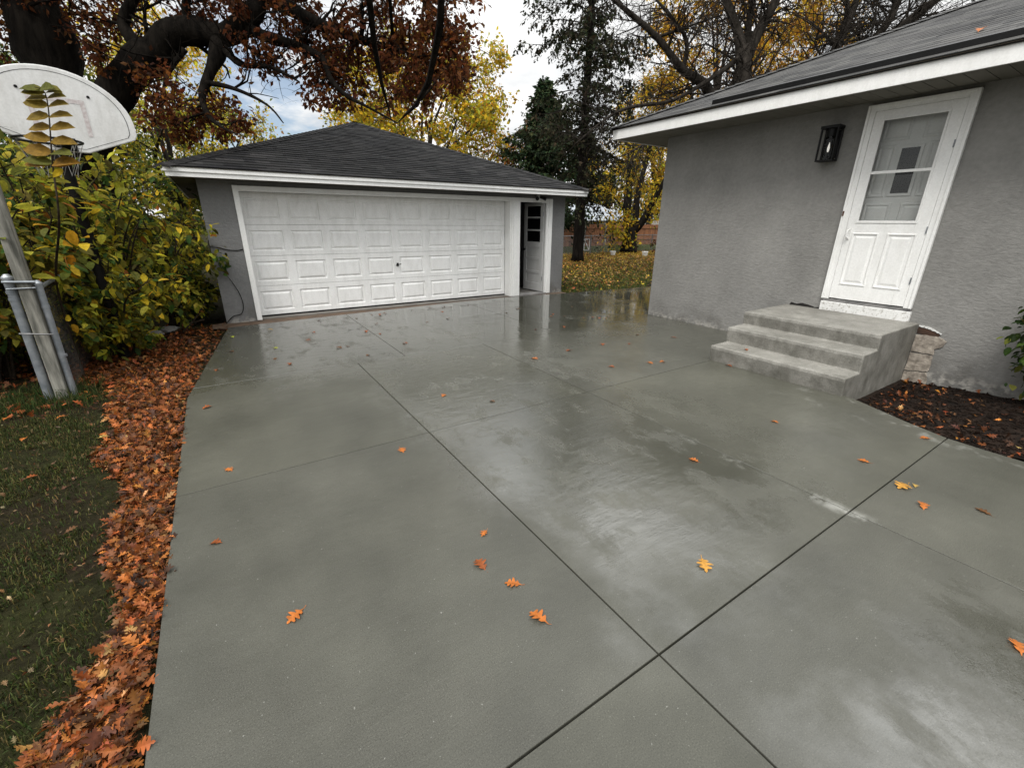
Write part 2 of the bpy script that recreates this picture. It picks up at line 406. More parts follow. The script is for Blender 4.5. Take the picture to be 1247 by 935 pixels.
# ------------------------------------------------------------------ branches
def rv(s=1.): return Vector((rnd.gauss(0, s), rnd.gauss(0, s), rnd.gauss(0, s)))
def curve_pts(pts, sub=4):
    """Catmull-Rom through points"""
    P = [Vector(p) for p in pts]; out = []
    for i in range(len(P)-1):
        a, b_, c, d = P[max(i-1, 0)], P[i], P[i+1], P[min(i+2, len(P)-1)]
        for k in range(sub):
            t = k/sub
            out.append(.5*((2*b_)+(c-a)*t+(2*a-5*b_+4*c-d)*t*t+(3*b_-a-3*c+d)*t**3))
    return out+[P[-1]]
def lerp_list(r, n):
    return [r[min(int(i/(n-1)*(len(r)-1)), len(r)-2)]*(1-((i/(n-1)*(len(r)-1))-min(int(i/(n-1)*(len(r)-1)), len(r)-2))) + r[min(int(i/(n-1)*(len(r)-1)), len(r)-2)+1]*((i/(n-1)*(len(r)-1))-min(int(i/(n-1)*(len(r)-1)), len(r)-2)) for i in range(n)]
def grow(out, p, d, Ln, r, lev, nch=4, spread=.9, droop=0., wig=.25, ratio=.6, nseg=5):
    pts = [p.copy()]; d = d.normalized(); q = p.copy()
    for i in range(nseg):
        d = (d + rv(wig/nseg**.5) + Vector((0, 0, -droop/nseg))).normalized(); q = q + d*Ln/nseg; pts.append(q.copy())
    rad = [r*(1-.75*i/nseg) for i in range(nseg+1)]
    out.append((pts, rad, lev))
    if lev > 0:
        for k in range(nch):
            t = .25+.75*(k+rnd.random()*.8)/nch; i = min(int(t*nseg), nseg-1); f = t*nseg-i
            b_ = pts[i].lerp(pts[i+1], min(f, 1)); dd = (pts[i+1]-pts[i]).normalized()
            side = rv(1); side = (side-dd*side.dot(dd)).normalized()
            grow(out, b_, dd*(1-spread*.5)+side*spread*.8, Ln*ratio*(.7+.5*rnd.random()), rad[i]*.6, lev-1, nch, spread, droop, wig, ratio, max(3, nseg-1))
def draw(mb, br, sides=(3, 4, 5, 6)):
    for pts, rad, lev in br: mb.tube(pts, rad, sides[min(lev, len(sides)-1)], cap=False)

def leaves_on(br, n, size, pal, jitter, levs=(0,), flat=.5, hang=.3):
    tw = [b_ for b_ in br if b_[2] in levs]
    idx = nrg.integers(0, len(tw), n); pos = np.empty((n, 3)); fwd = np.empty((n, 3))
    for i, j in enumerate(idx):
        pts = tw[j][0]; t = (rnd.random()**.7)*(len(pts)-1.001); k = int(t)
        q = pts[k].lerp(pts[k+1], t-k); pos[i] = q; fwd[i] = (pts[k+1]-pts[k])
    pos += nrg.standard_normal((n, 3))*jitter
    fwd = unit(fwd)*.6 + rdir(n)*.8 + np.array([0, 0, -hang])
    nrm = rdir(n)*(1-flat) + np.array([0, 0, flat*1.3])
    return pos, fwd, nrm, size*(.42+1.1*nrg.random(n)**1.1), pick(pal, n)

def blob_tree(name, label, cat, base, limbs, blobs, pal, nleaf, lsize, bark='bark', group=None, tw=(4, 1), jit=.10, kind='kite', hang=.3, twigs=0):
    t = thing(name, label, cat, base, group)
    mb = MB(); nodes = []; bare = []
    for pts, rad in limbs:
        cp = curve_pts(pts, 7 if twigs else 4); rr = lerp_list(rad, len(cp))
        if twigs:
            rr = [q*.86*(1+.28*mn.noise(p*2.6)) for p, q in zip(cp, rr)]
            cp = [p+Vector((mn.noise(p*1.9), mn.noise(p*1.9+Vector((9, 0, 0))), mn.noise(p*1.9+Vector((0, 9, 0)))))*q*.45 for p, q in zip(cp, rr)]
            for _ in range(twigs):
                i = rnd.randint(len(cp)//4, len(cp)-2); dd = (cp[i+1]-cp[i]).normalized(); sd = rv(1); sd = (sd-dd*sd.dot(dd)).normalized()
                grow(bare, cp[i], dd*.4+sd*.9, rnd.uniform(.6, 1.5), .010+.18*rr[i], 2, 3, .9, .1, .55, .6, 5)
        mb.tube(cp, rr, 12 if max(rr) > .1 else 6, cap=True)
        nodes += list(zip(cp, rr))
    br = []
    for c, r in blobs:
        c = Vector(c)
        best = min(nodes, key=lambda q: (q[0]-c).length - q[1]*1.5)
        a = best[0]; mid = a.lerp(c, .5)+rv(.12*(c-a).length)
        cp = curve_pts([a, mid, c], 4); rr = lerp_list([min(best[1]*.6, .02+.02*(c-a).length), .012+.006*(c-a).length, .008], len(cp))
        br.append((cp, rr, 1))
        for k in range(tw[0]):
            d = rv(1); d.normalize()
            grow(br, c.lerp(a, .3*rnd.random()), d, r*(.8+.5*rnd.random()), .008+.002*r, tw[1], 3, .9, .15, .5, .6, 3)
    draw(mb, br); draw(mb, [q for q in bare if min(p.z - (0 if p.x < -.7 else 3.4) for p in q[0]) > 0]); mb.build('trunk', bark, t, smooth_=True)
    per = [b_ for b_ in br if b_[2] == 0]
    if nleaf:
        pos, f, nr, s, c = leaves_on(br, nleaf, lsize, pal, jit, (0,), .35, hang)
        leaf_cloud('crown', kind, pos, f, nr, s, c, 'leaf', t)
    return t

def ell_blobs(c, rx, rz, n, br, zmin=.5):
    out = []
    for i in range(n):
        d = rv(1).normalized(); k = .45+.55*rnd.random()**.5
        p = Vector(c)+Vector((d.x*rx*k, d.y*rx*k, d.z*rz*k))
        if p.z > zmin: out.append((p, br*(.7+.6*rnd.random())))
    return out
def full_tree(name, label, base, c, rx, rz, nb, br, pal, nleaf, ls, group=None, bark='bark_gray', lean=0, tr=.18, nl=6, cat='tree', jit=.16):
    c = Vector(c); base = Vector(base); fork = base.lerp(Vector((c.x, c.y, c.z-rz*.7)), .9)
    limbs = [([base, base.lerp(fork, .5)+rv(.1), fork], [tr*1.25, tr, tr*.8])]
    for k in range(nl):
        a = 2*math.pi*(k+rnd.random()*.6)/nl
        e = c+Vector((math.cos(a)*rx*.55*rnd.random(), math.sin(a)*rx*.55*rnd.random(), rz*(.2+.6*rnd.random())))
        if k % 2: e = c+Vector((math.cos(a)*rx*.7, math.sin(a)*rx*.7, rz*.2*rnd.random()))
        limbs.append(([fork, fork.lerp(e, .5)+rv(.12*rx), e], [tr*.6, tr*.35, tr*.1]))
    return blob_tree(name, label, cat, base, limbs, ell_blobs(c, rx, rz, nb, br), pal, nleaf, ls, bark, group, jit=jit)

def shrub(name, label, base, tips, pal, nleaf, ls, group=None, lev=1, nch=6, kind='ovate', droop=.35, hang=.35, jit=.025, mt='leaf', cat='shrub', rad=.014):
    base = Vector(base); t = thing(name, label, cat, base, group); br = []; mb = MB()
    for tip in tips:
        tip = Vector(tip); mid = base.lerp(tip, .5)+Vector((0, 0, .15*(tip-base).length))+rv(.05)
        cp = curve_pts([base+Vector((rnd.gauss(0, .05), rnd.gauss(0, .05), -.05)), mid, tip], 5)
        br.append((cp, lerp_list([rad, rad*.7, rad*.3], len(cp)), 2))
        Ln = (tip-base).length
        for k in range(nch):
            i = 2+int((k+rnd.random())/nch*(len(cp)-3)); dd = (cp[min(i+1, len(cp)-1)]-cp[i-1]).normalized()
            sd = rv(1); sd.z *= .4; sd = (sd-dd*sd.dot(dd)).normalized()
            grow(br, cp[i], dd*.4+sd*.9, Ln*.26*(.6+.7*rnd.random()), rad*.4, lev, 4, .9, droop, .35, .6, 4)
    draw(mb, br, (3, 3, 5, 5)); mb.build('stems', 'twig', t, smooth_=True)
    pos, f, nr, s, c = leaves_on(br, nleaf, ls, pal, jit, (0, 1), .6, hang)
    ok = pos[:, 2] > .05
    leaf_cloud('foliage', kind, pos[ok], f[ok], nr[ok], s[ok], c[ok], mt, t)
    return t

exec_order = []
# ================================================================== SETTING
# ground: one sheet to the horizon, with a sunken planting bed beside the steps
def bed_dip(x, y):
    def sm(a, b_, v): t = min(max((v-a)/(b_-a), 0), 1); return t*t*(3-2*t)
    return sm(4.5, 4.62, x)*sm(8.2, 8.0, x)*sm(1.75, 1.6, y)*sm(-9, -8.5, y)
def bed_z(x, y):
    k = min(max((1.45-y)/1.1, 0), 1)
    return -.125 + .115*k + .02*math.sin(x*7+y*5)*k
def gz(x, y):
    d = bed_dip(x, y); return (-.045)*(1-d) + (bed_z(x, y)-.03)*d
def axis(fine):
    a = [-400, -150, -60, -25, -12]+[x*.5 for x in range(-14, 60)]+[36, 48, 70, 120, 220, 400]
    return sorted(set(a+fine))
xs = axis([4.4+.06*i for i in range(70)]); ys = axis([-2+.1*i for i in range(42)])
V = np.array([(x, y, gz(x, y)) for y in ys for x in xs]); nx = len(xs)
ii = np.array([(j*nx+i, j*nx+i+1, (j+1)*nx+i+1, (j+1)*nx+i) for j in range(len(ys)-1) for i in range(nx-1)])
tag(np_mesh('ground', V, [ii], 'ground', smooth_=True), kind='structure')

# driveway: sawn slabs
def inset(poly, extra=0):
    n = len(poly); P = [Vector(p) for p in poly]; off = []
    for i in range(n):
        a, b_ = P[i], P[(i+1) % n]; d = (b_-a).normalized(); nr = Vector((-d.y, d.x))
        wide = (abs(a.x-1.155) < .01 and abs(b_.x-1.155) < .01) or (abs(a.y-.71) < .01 and abs(b_.y-.71) < .01)
        off.append((a+nr*((.0037 if wide else .0036)+extra), d))
    out = []
    for i in range(n):
        (a, d), (c, e) = off[i-1], off[i]; k = d.x*e.y-d.y*e.x
        out.append(c.copy() if abs(k) < 1e-4 else a+d*(((c.x-a.x)*e.y-(c.y-a.y)*e.x)/k))
    return out
LX = lambda y: -.47 if y <= 4.8 else -.47+(y-4.8)/3.1*.42
J1, J2, C0, C1, C2 = 1.155, 2.82, 5.06, 2.955, .71
slabs = [  # counter-clockwise
 [(-.47, -5), (J1, -5), (J1, C2), (-.47, C2)], [(J1, -5), (J2, -5), (J2, C2), (J1, C2)], [(J2, -5), (4.54, -5), (4.54, .5), (4.555, C2), (J2, C2)],
 [(-.47, C2), (J1, C2), (J1, C1), (-.47, C1)], [(J1, C2), (J2, C2), (J2, C1), (J1, C1)],
 [(J2, C2), (4.555, C2), (4.66, 1.0), (4.85, 1.40), (4.92, 1.6), (4.92, C1), (J2, C1)],
 [(-.47, C1), (J1, C1), (J1, C0), (LX(C0), C0), (-.47, 4.8)], [(J1, C1), (J2, C1), (J2, C0), (1.73, C0), (J1, C0)],
 [(J2, C1), (6.432, C1), (6.432, C0+.12), (4.08, C0+.02), (J2, C0)],
 [(LX(C0), C0), (J1, C0), (1.73, C0), (1.73, 8.03), (-.05, 7.9)], [(1.73, C0), (J2, C0), (4.08, C0+.02), (4.08, 8.19), (1.73, 8.03)],
 [(4.08, C0+.02), (6.432, C0+.12), (6.432, 5.325), (6.6, 5.325), (6.6, 8.03), (5.55, 8.2), (4.08, 8.19)],
 [(6.6, 5.325), (14.5, 5.325), (14.5, 7.5), (9.4, 7.78), (6.6, 8.03)]]
mb = MB()
for k, s in enumerate(slabs):
    s1 = inset(s); s2 = inset(s, .0014); n = len(s)
    tn = .87+.26*((k*37) % 11)/10; tc = (tn, tn, tn*(.97+.05*((k*13) % 7)/6))
    vs = [(p.x, p.y, -.1) for p in s1]+[(p.x, p.y, -.002) for p in s1]+[(p.x, p.y, 0) for p in s2]
    fs = [tuple(range(2*n, 3*n))]
    for i in range(n):
        j = (i+1) % n; fs += [(i, j, n+j, n+i), (n+i, n+j, 2*n+j, 2*n+i)]
    mb.add(vs, fs, tc)
tag(mb.build('driveway', 'concrete', tint=True), kind='structure')
# brown strip of dirt between slab and garage
mb = MB(); strip = [(-.25, 7.95), (0, 7.86), (1.73, 7.98), (4.1, 8.13), (5.6, 8.15), (6.8, 7.95), (6.8, 8.2), (6.8, 8.3), (5.4, 8.52), (.3, 8.52), (-.25, 8.3)]
mb.poly([(x, y, -.012) for x, y in strip]); tag(mb.build('dirt_strip', 'dirt'), kind='structure')

# ================================================================== GARAGE
GX0, GX1, GY = -.0524, 6.7933, 8.275
G = thing('garage', 'detached gray stucco garage with white overhead door and dark hipped roof', 'garage', (3.37, GY, 0))
DP0, DP1 = .442, 5.322
mb = MB(); TOPZ = 2.16; th = .215
mb.box(GX0, GY, -.1, .40, GY+th, TOPZ)                       # left pier
mb.box(6.40, GY, -.1, GX1, GY+th, TOPZ)                      # right pier
mb.box(.40, GY, 2.03, 6.40, GY+th, TOPZ)                     # header
mb.box(GX0, GY+th, -.1, GX0+.2, 16.0, TOPZ); mb.box(GX1-.2, GY+th, -.1, GX1, 16.0, TOPZ)
mb.box(GX0, 16.0, -.1, GX1, 16.2, TOPZ)
mb.build('wall', 'stucco_garage', G)
MB().box(GX0+.2, GY+.05, -.03, GX1-.2, 16.0, .006).build('floor', 'garage_floor', G)
mb = MB(); mb.box(GX0+.2, GY+th, 2.13, GX1-.2, 16.0, 2.15); mb.build('ceiling', 'soffit_dark', G)
# trim round the openings
mb = MB(); mb.box(.378, GY-.028, 0, .452, GY+.0, 2.036); mb.box(.402, GY, 0, .441, GY+.20, 1.965)
mb.box(.452, GY-.024, 1.962, 5.318, GY, 2.034); mb.box(.441, GY, 1.962, 5.322, GY+.2, 2.03)
mb.build('door_casing', 'white', G, .004)
mb = MB(); mb.box(5.39, GY-.05, .0, 5.552, GY+.2, 2.034); mb.box(5.352, GY-.035, .0, 5.39, GY+.2, 2.034); mb.box(5.322, GY-.015, .0, 5.352, GY+.205, 2.034)
mb.build('door_post', 'white', G, .006)
mb = MB(); mb.box(6.335, GY-.03, .0, 6.424, GY, 2.034); mb.box(6.27, GY-.012, .0, 6.335, GY+.02, 1.975); mb.box(6.30, GY+.02, .0, 6.40, GY+.2, 1.975)
mb.box(5.552, GY-.02, 1.95, 6.335, GY, 2.034); mb.box(5.552, GY, 1.975, 6.40, GY+.2, 2.03)
mb.build('service_door_casing', 'white', G, .004)
MB().box(5.56, GY-.06, -.05, 6.30, GY+.2, .022).build('threshold', 'rubble', G, .006)

# overhead door with raised panels: four hinged sections of eight panels
GD = MB(); gy = GY+.212
rows = 4; z0, z1 = .03, 1.962; hh = (z1-z0)/rows; ww = (DP1-DP0)/8
def raised(mb, x0, x1, za, zb, y, rings, out=1):
    """rings: (inset, depth); quads between successive rectangles"""
    prev = None
    for ins, dp in rings:
        q = [(x0+ins, y+dp, za+ins), (x1-ins, y+dp, za+ins), (x1-ins, y+dp, zb-ins), (x0+ins, y+dp, zb-ins)]
        if prev: mb.add(prev+q, [(0, 1, 5, 4), (1, 2, 6, 5), (2, 3, 7, 6), (3, 0, 4, 7)])
        prev = q
    mb.poly(prev)
for r_ in range(rows):
    a, b_ = z0+r_*hh, z0+(r_+1)*hh; a += .003; b_ -= .003
    for c in range(8):
        xa, xb = DP0+c*ww, DP0+(c+1)*ww
        pa, pb, qa, qb = xa+.062, xb-.062, a+.075, b_-.082
        # rails around the panel
        for X0, X1, Z0, Z1 in ((xa, xb, a, qa), (xa, xb, qb, b_), (xa, pa, qa, qb), (pb, xb, qa, qb)):
            GD.poly([(X0, gy, Z0), (X1, gy, Z0), (X1, gy, Z1), (X0, gy, Z1)])
        raised(GD, pa, pb, qa, qb, gy, [(0, 0), (.010, .016), (.022, .016), (.050, .001), (.056, .0)])
    GD.box(DP0, gy+.001, b_, DP1, gy+.03, b_+.006) if False else None
    GD.add([(DP0, gy, b_), (DP1, gy, b_), (DP1, gy+.012, b_+.002), (DP0, gy+.012, b_+.002)], [(0, 1, 2, 3)])
    GD.add([(DP0, gy, a), (DP1, gy, a), (DP1, gy+.012, a-.002), (DP0, gy+.012, a-.002)], [(0, 1, 2, 3)])
gd = GD.build('overhead_door', 'white_door', G, flip=False)
MB().box(DP0, gy+.018, .02, DP1, gy+.045, 1.962).build('door_backing', 'dark_void', gd)
MB().box(DP0, gy-.004, .004, DP1, gy+.017, .03).build('bottom_seal', 'black_pole', gd)
hx_ = DP0+ww*4+.012; hz = z0+hh*1.53
hm = MB(); hm.box(hx_-.02, gy-.012, hz-.03, hx_+.02, gy-.0005, hz+.03); hm.tube([(hx_, gy-.012, hz), (hx_, gy-.05, hz)], .009, 8); hm.tube([(hx_-.05, gy-.05, hz-.01), (hx_+.055, gy-.05, hz+.012)], .008, 8)
hm.build('handle', 'black_metal', gd, .002)
tr = MB(); tr.box(DP0+ww*6-.03, gy-.03, .0, DP0+ww*6+.015, gy-.003, .028); tr.build('lift_tab', 'black_metal', gd, .002)

# service door, standing open inwards
hinge = Vector((6.262, GY+.06, .03)); thd = R(86); dd_ = Vector((-math.cos(thd), math.sin(thd), 0)); dn = Vector((-math.sin(thd), -math.cos(thd), 0))
SD = MB(); dw, dh = .68, 1.92
def dbox(mb, u0_, u1_, za, zb, d0, d1):
    mb.obox(hinge+dd_*u0_+Vector((0, 0, za))+dn*d0, dd_*(u1_-u0_), dn*(d1-d0), Vector((0, 0, zb-za)))
dbox(SD, 0, .10, 0, dh, -.02, .02); dbox(SD, dw-.10, dw, 0, dh, -.02, .02)
zz = [0, .18, .40, .46, .70, .76, .98, 1.10, 1.335, 1.37, 1.605, 1.64, 1.86, dh]
for i in range(0, len(zz), 2):
    dbox(SD, .10, dw-.10, zz[i], zz[i+1], -.02, .02)
for i in (1, 3, 5): dbox(SD, .10, dw-.10, zz[i], zz[i+1], -.01, .006)
sd = SD.build('service_door', 'shaded_door', G, .003)
for i in (7, 9, 11):
    p = MB(); dbox(p, .10, dw-.10, zz[i], zz[i+1], -.004, .004); p.build('pane', 'dark_glass', sd)
p = MB(); k0 = hinge+dd_*(dw-.055)+Vector((0, 0, .93)); p.tube([k0+dn*.02, k0+dn*.05, k0+dn*.055, k0+dn*.085], [.012, .012, .028, .02], 12); p.build('door_knob', 'black_metal', sd, smooth_=True)
for z in (.25, 1.65):
    p = MB(); p.tube([hinge+dn*.024+Vector((0, 0, z)), hinge+dn*.024+Vector((0, 0, z+.09))], .009, 8); p.build('hinge', 'galv', sd)

# roof: shingle courses on a pyramid
def shingle_face(mb, E0, E1, T0, T1, tones, expo=.135, tabw=(.14, .36), th=.010, kr=.2):
    E0, E1, T0, T1 = map(Vector, (E0, E1, T0, T1))
    h = (E1-E0).normalized(); nrm = h.cross((T0-E0)).normalized()
    if nrm.z < 0: nrm = -nrm
    up = nrm.cross(h); up = up if up.z > 0 else -up
    H = (T0-E0).dot(up); n = max(1, round(H/expo))
    for i in range(n):
        s0, s1 = i/n, (i+1.0)/n
        A0, A1 = E0.lerp(T0, s0), E1.lerp(T1, s0); B0, B1 = E0.lerp(T0, s1), E1.lerp(T1, s1)
        W = (A1-A0).length; x = -rnd.random()*.3
        bl, brr = (B0-A0).dot(h), (B1-A0).dot(h)
        while x < W:
            w = rnd.uniform(*tabw); a, b_ = max(x, 0), min(x+w, W); x += w
            if b_-a < .01: continue
            ua, ub = min(max(a, bl), brr), min(max(b_, bl), brr)
            t = th*(.7+.7*rnd.random()); g = rnd.choice(tones); k = rnd.uniform(1-kr, 1+kr); c = tuple(v*k for v in g)
            q = [A0+h*a+nrm*t, A0+h*b_+nrm*t, A0+h*ub+up*(H/n)+nrm*.002, A0+h*ua+up*(H/n)+nrm*.002]
            mb.add(q+[A0+h*a-nrm*.004, A0+h*b_-nrm*.004], [(0, 1, 2, 3), (4, 5, 1, 0)], c)
def hip_caps(mb, A, B, tones, w=.13, step=.14):
    A, B = Vector(A), Vector(B); d = (B-A).normalized(); s = Vector((0, 0, 1)).cross(d).normalized(); n = int((B-A).length/step)
    for i in range(n):
        a, b_ = A.lerp(B, i/n), A.lerp(B, (i+1.35)/n); k = rnd.uniform(.75, 1.15); c = tuple(v*k for v in rnd.choice(tones))
        z0_, z1_ = Vector((0, 0, .030)), Vector((0, 0, .018)); dz = Vector((0, 0, -.042))
        mb.add([a-s*w+z0_+dz, a+z0_, a+s*w+z0_+dz, b_-s*w+z1_+dz, b_+z1_, b_+s*w+z1_+dz, a-s*w+dz, a-z1_*0, a+s*w+dz],
               [(0, 1, 4, 3), (1, 2, 5, 4), (0, 6, 7, 1), (1, 7, 8, 2)], c)
DK = [(.014, .014, .015), (.022, .022, .022), (.034, .033, .033), (.018, .018, .018), (.027, .026, .026)]
GRYT = [(.050, .050, .049), (.062, .061, .060), (.041, .041, .041), (.074, .073, .070), (.056, .055, .054)]
EX0, EX1, EY0, EY1, EZ = -.395, 7.155, 7.915, 16.55, 2.222
AP = Vector((3.38, 12.2, 3.755))
mb = MB()
c00, c10, c11, c01 = (EX0, EY0, EZ), (EX1, EY0, EZ), (EX1, EY1, EZ), (EX0, EY1, EZ)
for a, b_ in ((c00, c10), (c10, c11), (c11, c01), (c01, c00)): shingle_face(mb, a, b_, AP, AP, DK)
rf = mb.build('roof', 'shingle', G, tint=True, flip=False)
mb = MB()
for a in (c00, c10, c11, c01): hip_caps(mb, a, AP, DK)
mb.build('hip_cap', 'shingle', rf, tint=True, flip=False)
mb = MB()
dz = Vector((0, 0, -.014))
for a, b_ in ((c00, c10), (c10, c11), (c11, c01), (c01, c00)):
    mb.poly([Vector(a)+dz, Vector(b_)+dz, AP+dz])
mb.build('roof_deck', 'soffit_dark', rf)
# stepped white fascia
def loop_profile(mb, x0, x1, y0, y1, prof):
    """prof: list of (out, z) swept round a rectangle"""
    ring = lambda o, z: [(x0-o, y0-o, z), (x1+o, y0-o, z), (x1+o, y1+o, z), (x0-o, y1+o, z)]
    n = len(prof); vs = sum((ring(o, z) for o, z in prof), [])
    fs = [(i*4+k, i*4+(k+1) % 4, ((i+1) % n)*4+(k+1) % 4, ((i+1) % n)*4+k) for i in range(n) for k in range(4)]
    mb.add(vs, fs)
mb = MB(); loop_profile(mb, EX0+.02, EX1-.02, EY0+.02, EY1-.02, [(.012, 2.212), (.012, 2.158), (-.012, 2.154), (-.012, 2.146), (-.002, 2.144), (-.002, 2.097), (-.03, 2.097), (-.03, 2.212)])
mb.build('fascia', 'white', G)
mb = MB(); x0, x1, y0, y1 = EX0+.05, EX1-.05, EY0+.05, EY1-.05
for q in ((x0, y0, x1, GY-.001), (x0, 16.201, x1, y1), (x0, GY-.001, GX0-.001, 16.201), (GX1+.001, GY-.001, x1, 16.201)):
    mb.box(q[0], q[1], 2.104, q[2], q[3], 2.12)
mb.build('soffit', 'soffit_dark', G)
cable = MB(); cable.tube(curve_pts([(GX0-.006, GY+.3, 1.25), (GX0-.006, GY-.004, 1.17), (.06, GY-.008, 1.15), (.16, GY-.008, 1.115), (.29, GY-.008, 1.105), (.37, GY-.008, 1.12)], 4), .006, 6)
cable.build('cable', 'black_pole', G)
# twin floodlight above the service door
FL = thing('floodlight', 'small twin floodlight under the garage eave above the service door', 'light', (6.02, GY-.02, 2.05))
mb = MB(); mb.tube([(6.02, GY-.002, 2.058), (6.02, GY-.05, 2.058)], .045, 14); mb.build('base', 'white', FL, .004)
for s in (-1, 1):
    mb = MB(); mb.tube([(6.02+s*.02, GY-.05, 2.055), (6.02+s*.07, GY-.08, 2.045), (6.02+s*.11, GY-.15, 2.02)], [.015, .028, .04], 12); mb.build('lamp_head', 'black_metal', FL, smooth_=False)

# ================================================================== HOUSE
HX, HY = 6.437, 5.317
Hs = thing('house', 'gray stucco house with white side door and weathered gray shingle roof', 'house', (HX, HY, 0))
oy0, oy1, oz0, oz1 = 1.70, 2.53, .60, 2.77
mb = MB(); TH = .2
mb.box(HX, oy1, -.3, HX+TH, HY, 2.84); mb.box(HX, -8, -.3, HX+TH, oy0, 2.84)
mb.box(HX, oy0, -.3, HX+TH, oy1, oz0); mb.box(HX, oy0, oz1, HX+TH, oy1, 2.84)
mb.box(HX+TH, HY-TH, -.3, 14.8, HY, 2.84); mb.box(14.6, -8, -.3, 14.8, HY-TH, 2.84)
mb.build('wall', 'stucco_house', Hs)
# bare foundation blocks where the stucco has broken away (3-15 mm proud of the wall face)
def ragged(pts, k=5, j=.0028):
    out = []
    for i in range(len(pts)):
        a, b_ = Vector(pts[i]), Vector(pts[(i+1) % len(pts)])
        for q in range(k):
            p = a.lerp(b_, q/k); out.append((min(p.x+rnd.gauss(0, j)*(q > 0), 1.553), p.y+rnd.gauss(0, j)*(q > 0)))
    return out
def wp(mb, pts, x, d=.006): mb.prism([(x, y, z) for y, z in ragged(pts)], (-d, 0, 0))
BL = [[(1.553, .415), (1.35, .425), (1.285, .395), (1.30, .33), (1.36, .29), (1.352, .222), (1.553, .222)],
      [(1.553, .212), (1.356, .212), (1.345, .10), (1.352, .03), (1.553, .0)], [(1.553, -.012), (1.358, .018), (1.33, -.07), (1.335, -.2), (1.553, -.2)]]
pm = MB()
for q in BL: wp(pm, q, HX-.001, .012)
pm.build('bare_block', 'block', Hs, .004)
pm = MB(); wp(pm, [(1.556, .505), (1.40, .478), (1.352, .448), (1.37, .418), (1.553, .43)], HX-.001, .007); pm.build('rotten_sill', 'rotten_wood', Hs)
pm = MB(); wp(pm, [(1.55, .522), (1.48, .52), (1.40, .49), (1.345, .462), (1.35, .452), (1.41, .480), (1.50, .504), (1.55, .509)], HX-.001, .012); pm.build('broken_stucco_lip', 'white_flake', Hs)
pm = MB(); mb_ = pm; mb_.prism([(HX-.001, y, z) for y, z in [(2.95, .535), (2.93, .575), (2.86, .562), (2.80, .58), (2.72, .572), (2.63, .55), (2.575, .56), (2.575, .535)]], (-.004, 0, 0)); pm.build('stucco_gap', 'dark_void', Hs)
# casing, threshold, storm door
mb = MB()
mb.box(HX-.035, 2.495, .686, HX, 2.572, 2.80); mb.box(HX-.035, 1.66, .686, HX, 1.735, 2.80); mb.box(HX-.035, 1.735, 2.735, HX, 2.495, 2.80)
mb.box(HX-.048, 2.545, .686, HX-.035, 2.572, 2.80); mb.box(HX-.048, 1.66, .686, HX-.035, 1.688, 2.80); mb.box(HX-.048, 1.688, 2.772, HX-.035, 2.545, 2.80)
mb.build('door_casing', 'white', Hs, .003)
mb = MB(); mb.box(HX-.045, 1.648, .538, HX, 2.566, .652); mb.build('threshold', 'white_flake', Hs, .006)
mb = MB(); mb.box(HX-.03, 1.66, .652, HX, 2.555, .686); mb.build('sill', 'rubble', Hs, .004)
SDX = HX-.030; y0, y1, za, zb = 1.737, 2.493, .70, 2.733
gl0, gl1, gz0, gz1 = 1.853, 2.400, 1.60, 2.642
mb = MB(); d = .028
mb.box(SDX, y0, za, SDX+d, gl0, zb); mb.box(SDX, gl1, za, SDX+d, y1, zb); mb.box(SDX, gl0, gz1, SDX+d, gl1, zb)
# lower part with two moulded panels
xf = SDX; zt = gz0
pan = [(1.82, 2.06), (2.165, 2.405)]
def face_yz(ya, yb, zc, zd): mb.add([(xf, ya, zc), (xf, yb, zc), (xf, yb, zd), (xf, ya, zd)], [(0, 1, 2, 3)])
lo, hi = .885, 1.462
mb.box(SDX+.012, gl0, za, SDX+d, gl1, zt)
stD = mb.build('storm_door', 'white', Hs, .003)
mb = MB()
mb.box(SDX-.0, gl0, za, SDX+.0118, gl1, lo-.0); mb.box(SDX, gl0, hi, SDX+.0118, gl1, zt); mb.box(SDX, 2.06, lo, SDX+.0118, 2.165, hi)
mb.build('rail', 'white', stD)
for a, b_ in pan:
    a2, b2 = max(a, gl0+.0), min(b_, gl1)
    pmb = MB(); prev = None
    for ins, dp in [(-.016, -.0003), (-.008, -.008), (.002, -.008), (.010, .004), (.022, .004), (.045, -.003), (.05, -.003)]:
        q = [(SDX+dp, a+ins, lo+ins), (SDX+dp, b_-ins, lo+ins), (SDX+dp, b_-ins, hi-ins), (SDX+dp, a+ins, hi-ins)]
        if prev: pmb.add(prev+q, [(0, 1, 5, 4), (1, 2, 6, 5), (2, 3, 7, 6), (3, 0, 4, 7)])
        prev = q
    pmb.poly(prev); pmb.build('moulded_panel', 'white', stD)
mb = MB()
for q in ((gl0-.012, gz0-.018, gl1+.012, gz0+.008), (gl0-.012, gz1-.008, gl1+.012, gz1+.014), (gl0-.012, gz0+.008, gl0+.008, gz1-.008), (gl1-.008, gz0+.008, gl1+.012, gz1-.008), (gl0+.008, 2.100, gl1-.008, 2.128)):
    mb.box(SDX-.008, q[0], q[1], SDX+.010, q[2], q[3])
mb.build('window_frame', 'white', stD, .002)
mb = MB(); mb.poly([(SDX+.012, gl0, gz0), (SDX+.012, gl1, gz0), (SDX+.012, gl1, gz1), (SDX+.012, gl0, gz1)]); mb.build('glass_pane', 'glass', stD)
mb = MB(); hy = 2.452
mb.box(SDX-.012, hy-.014, 1.40, SDX-.0005, hy+.014, 1.53); mb.tube(curve_pts([(SDX-.01, hy, 1.51), (SDX-.05, hy, 1.50), (SDX-.055, hy, 1.45), (SDX-.05, hy, 1.42), (SDX-.01, hy, 1.415)], 3), .008, 8)
mb.build('handle', 'white', stD)
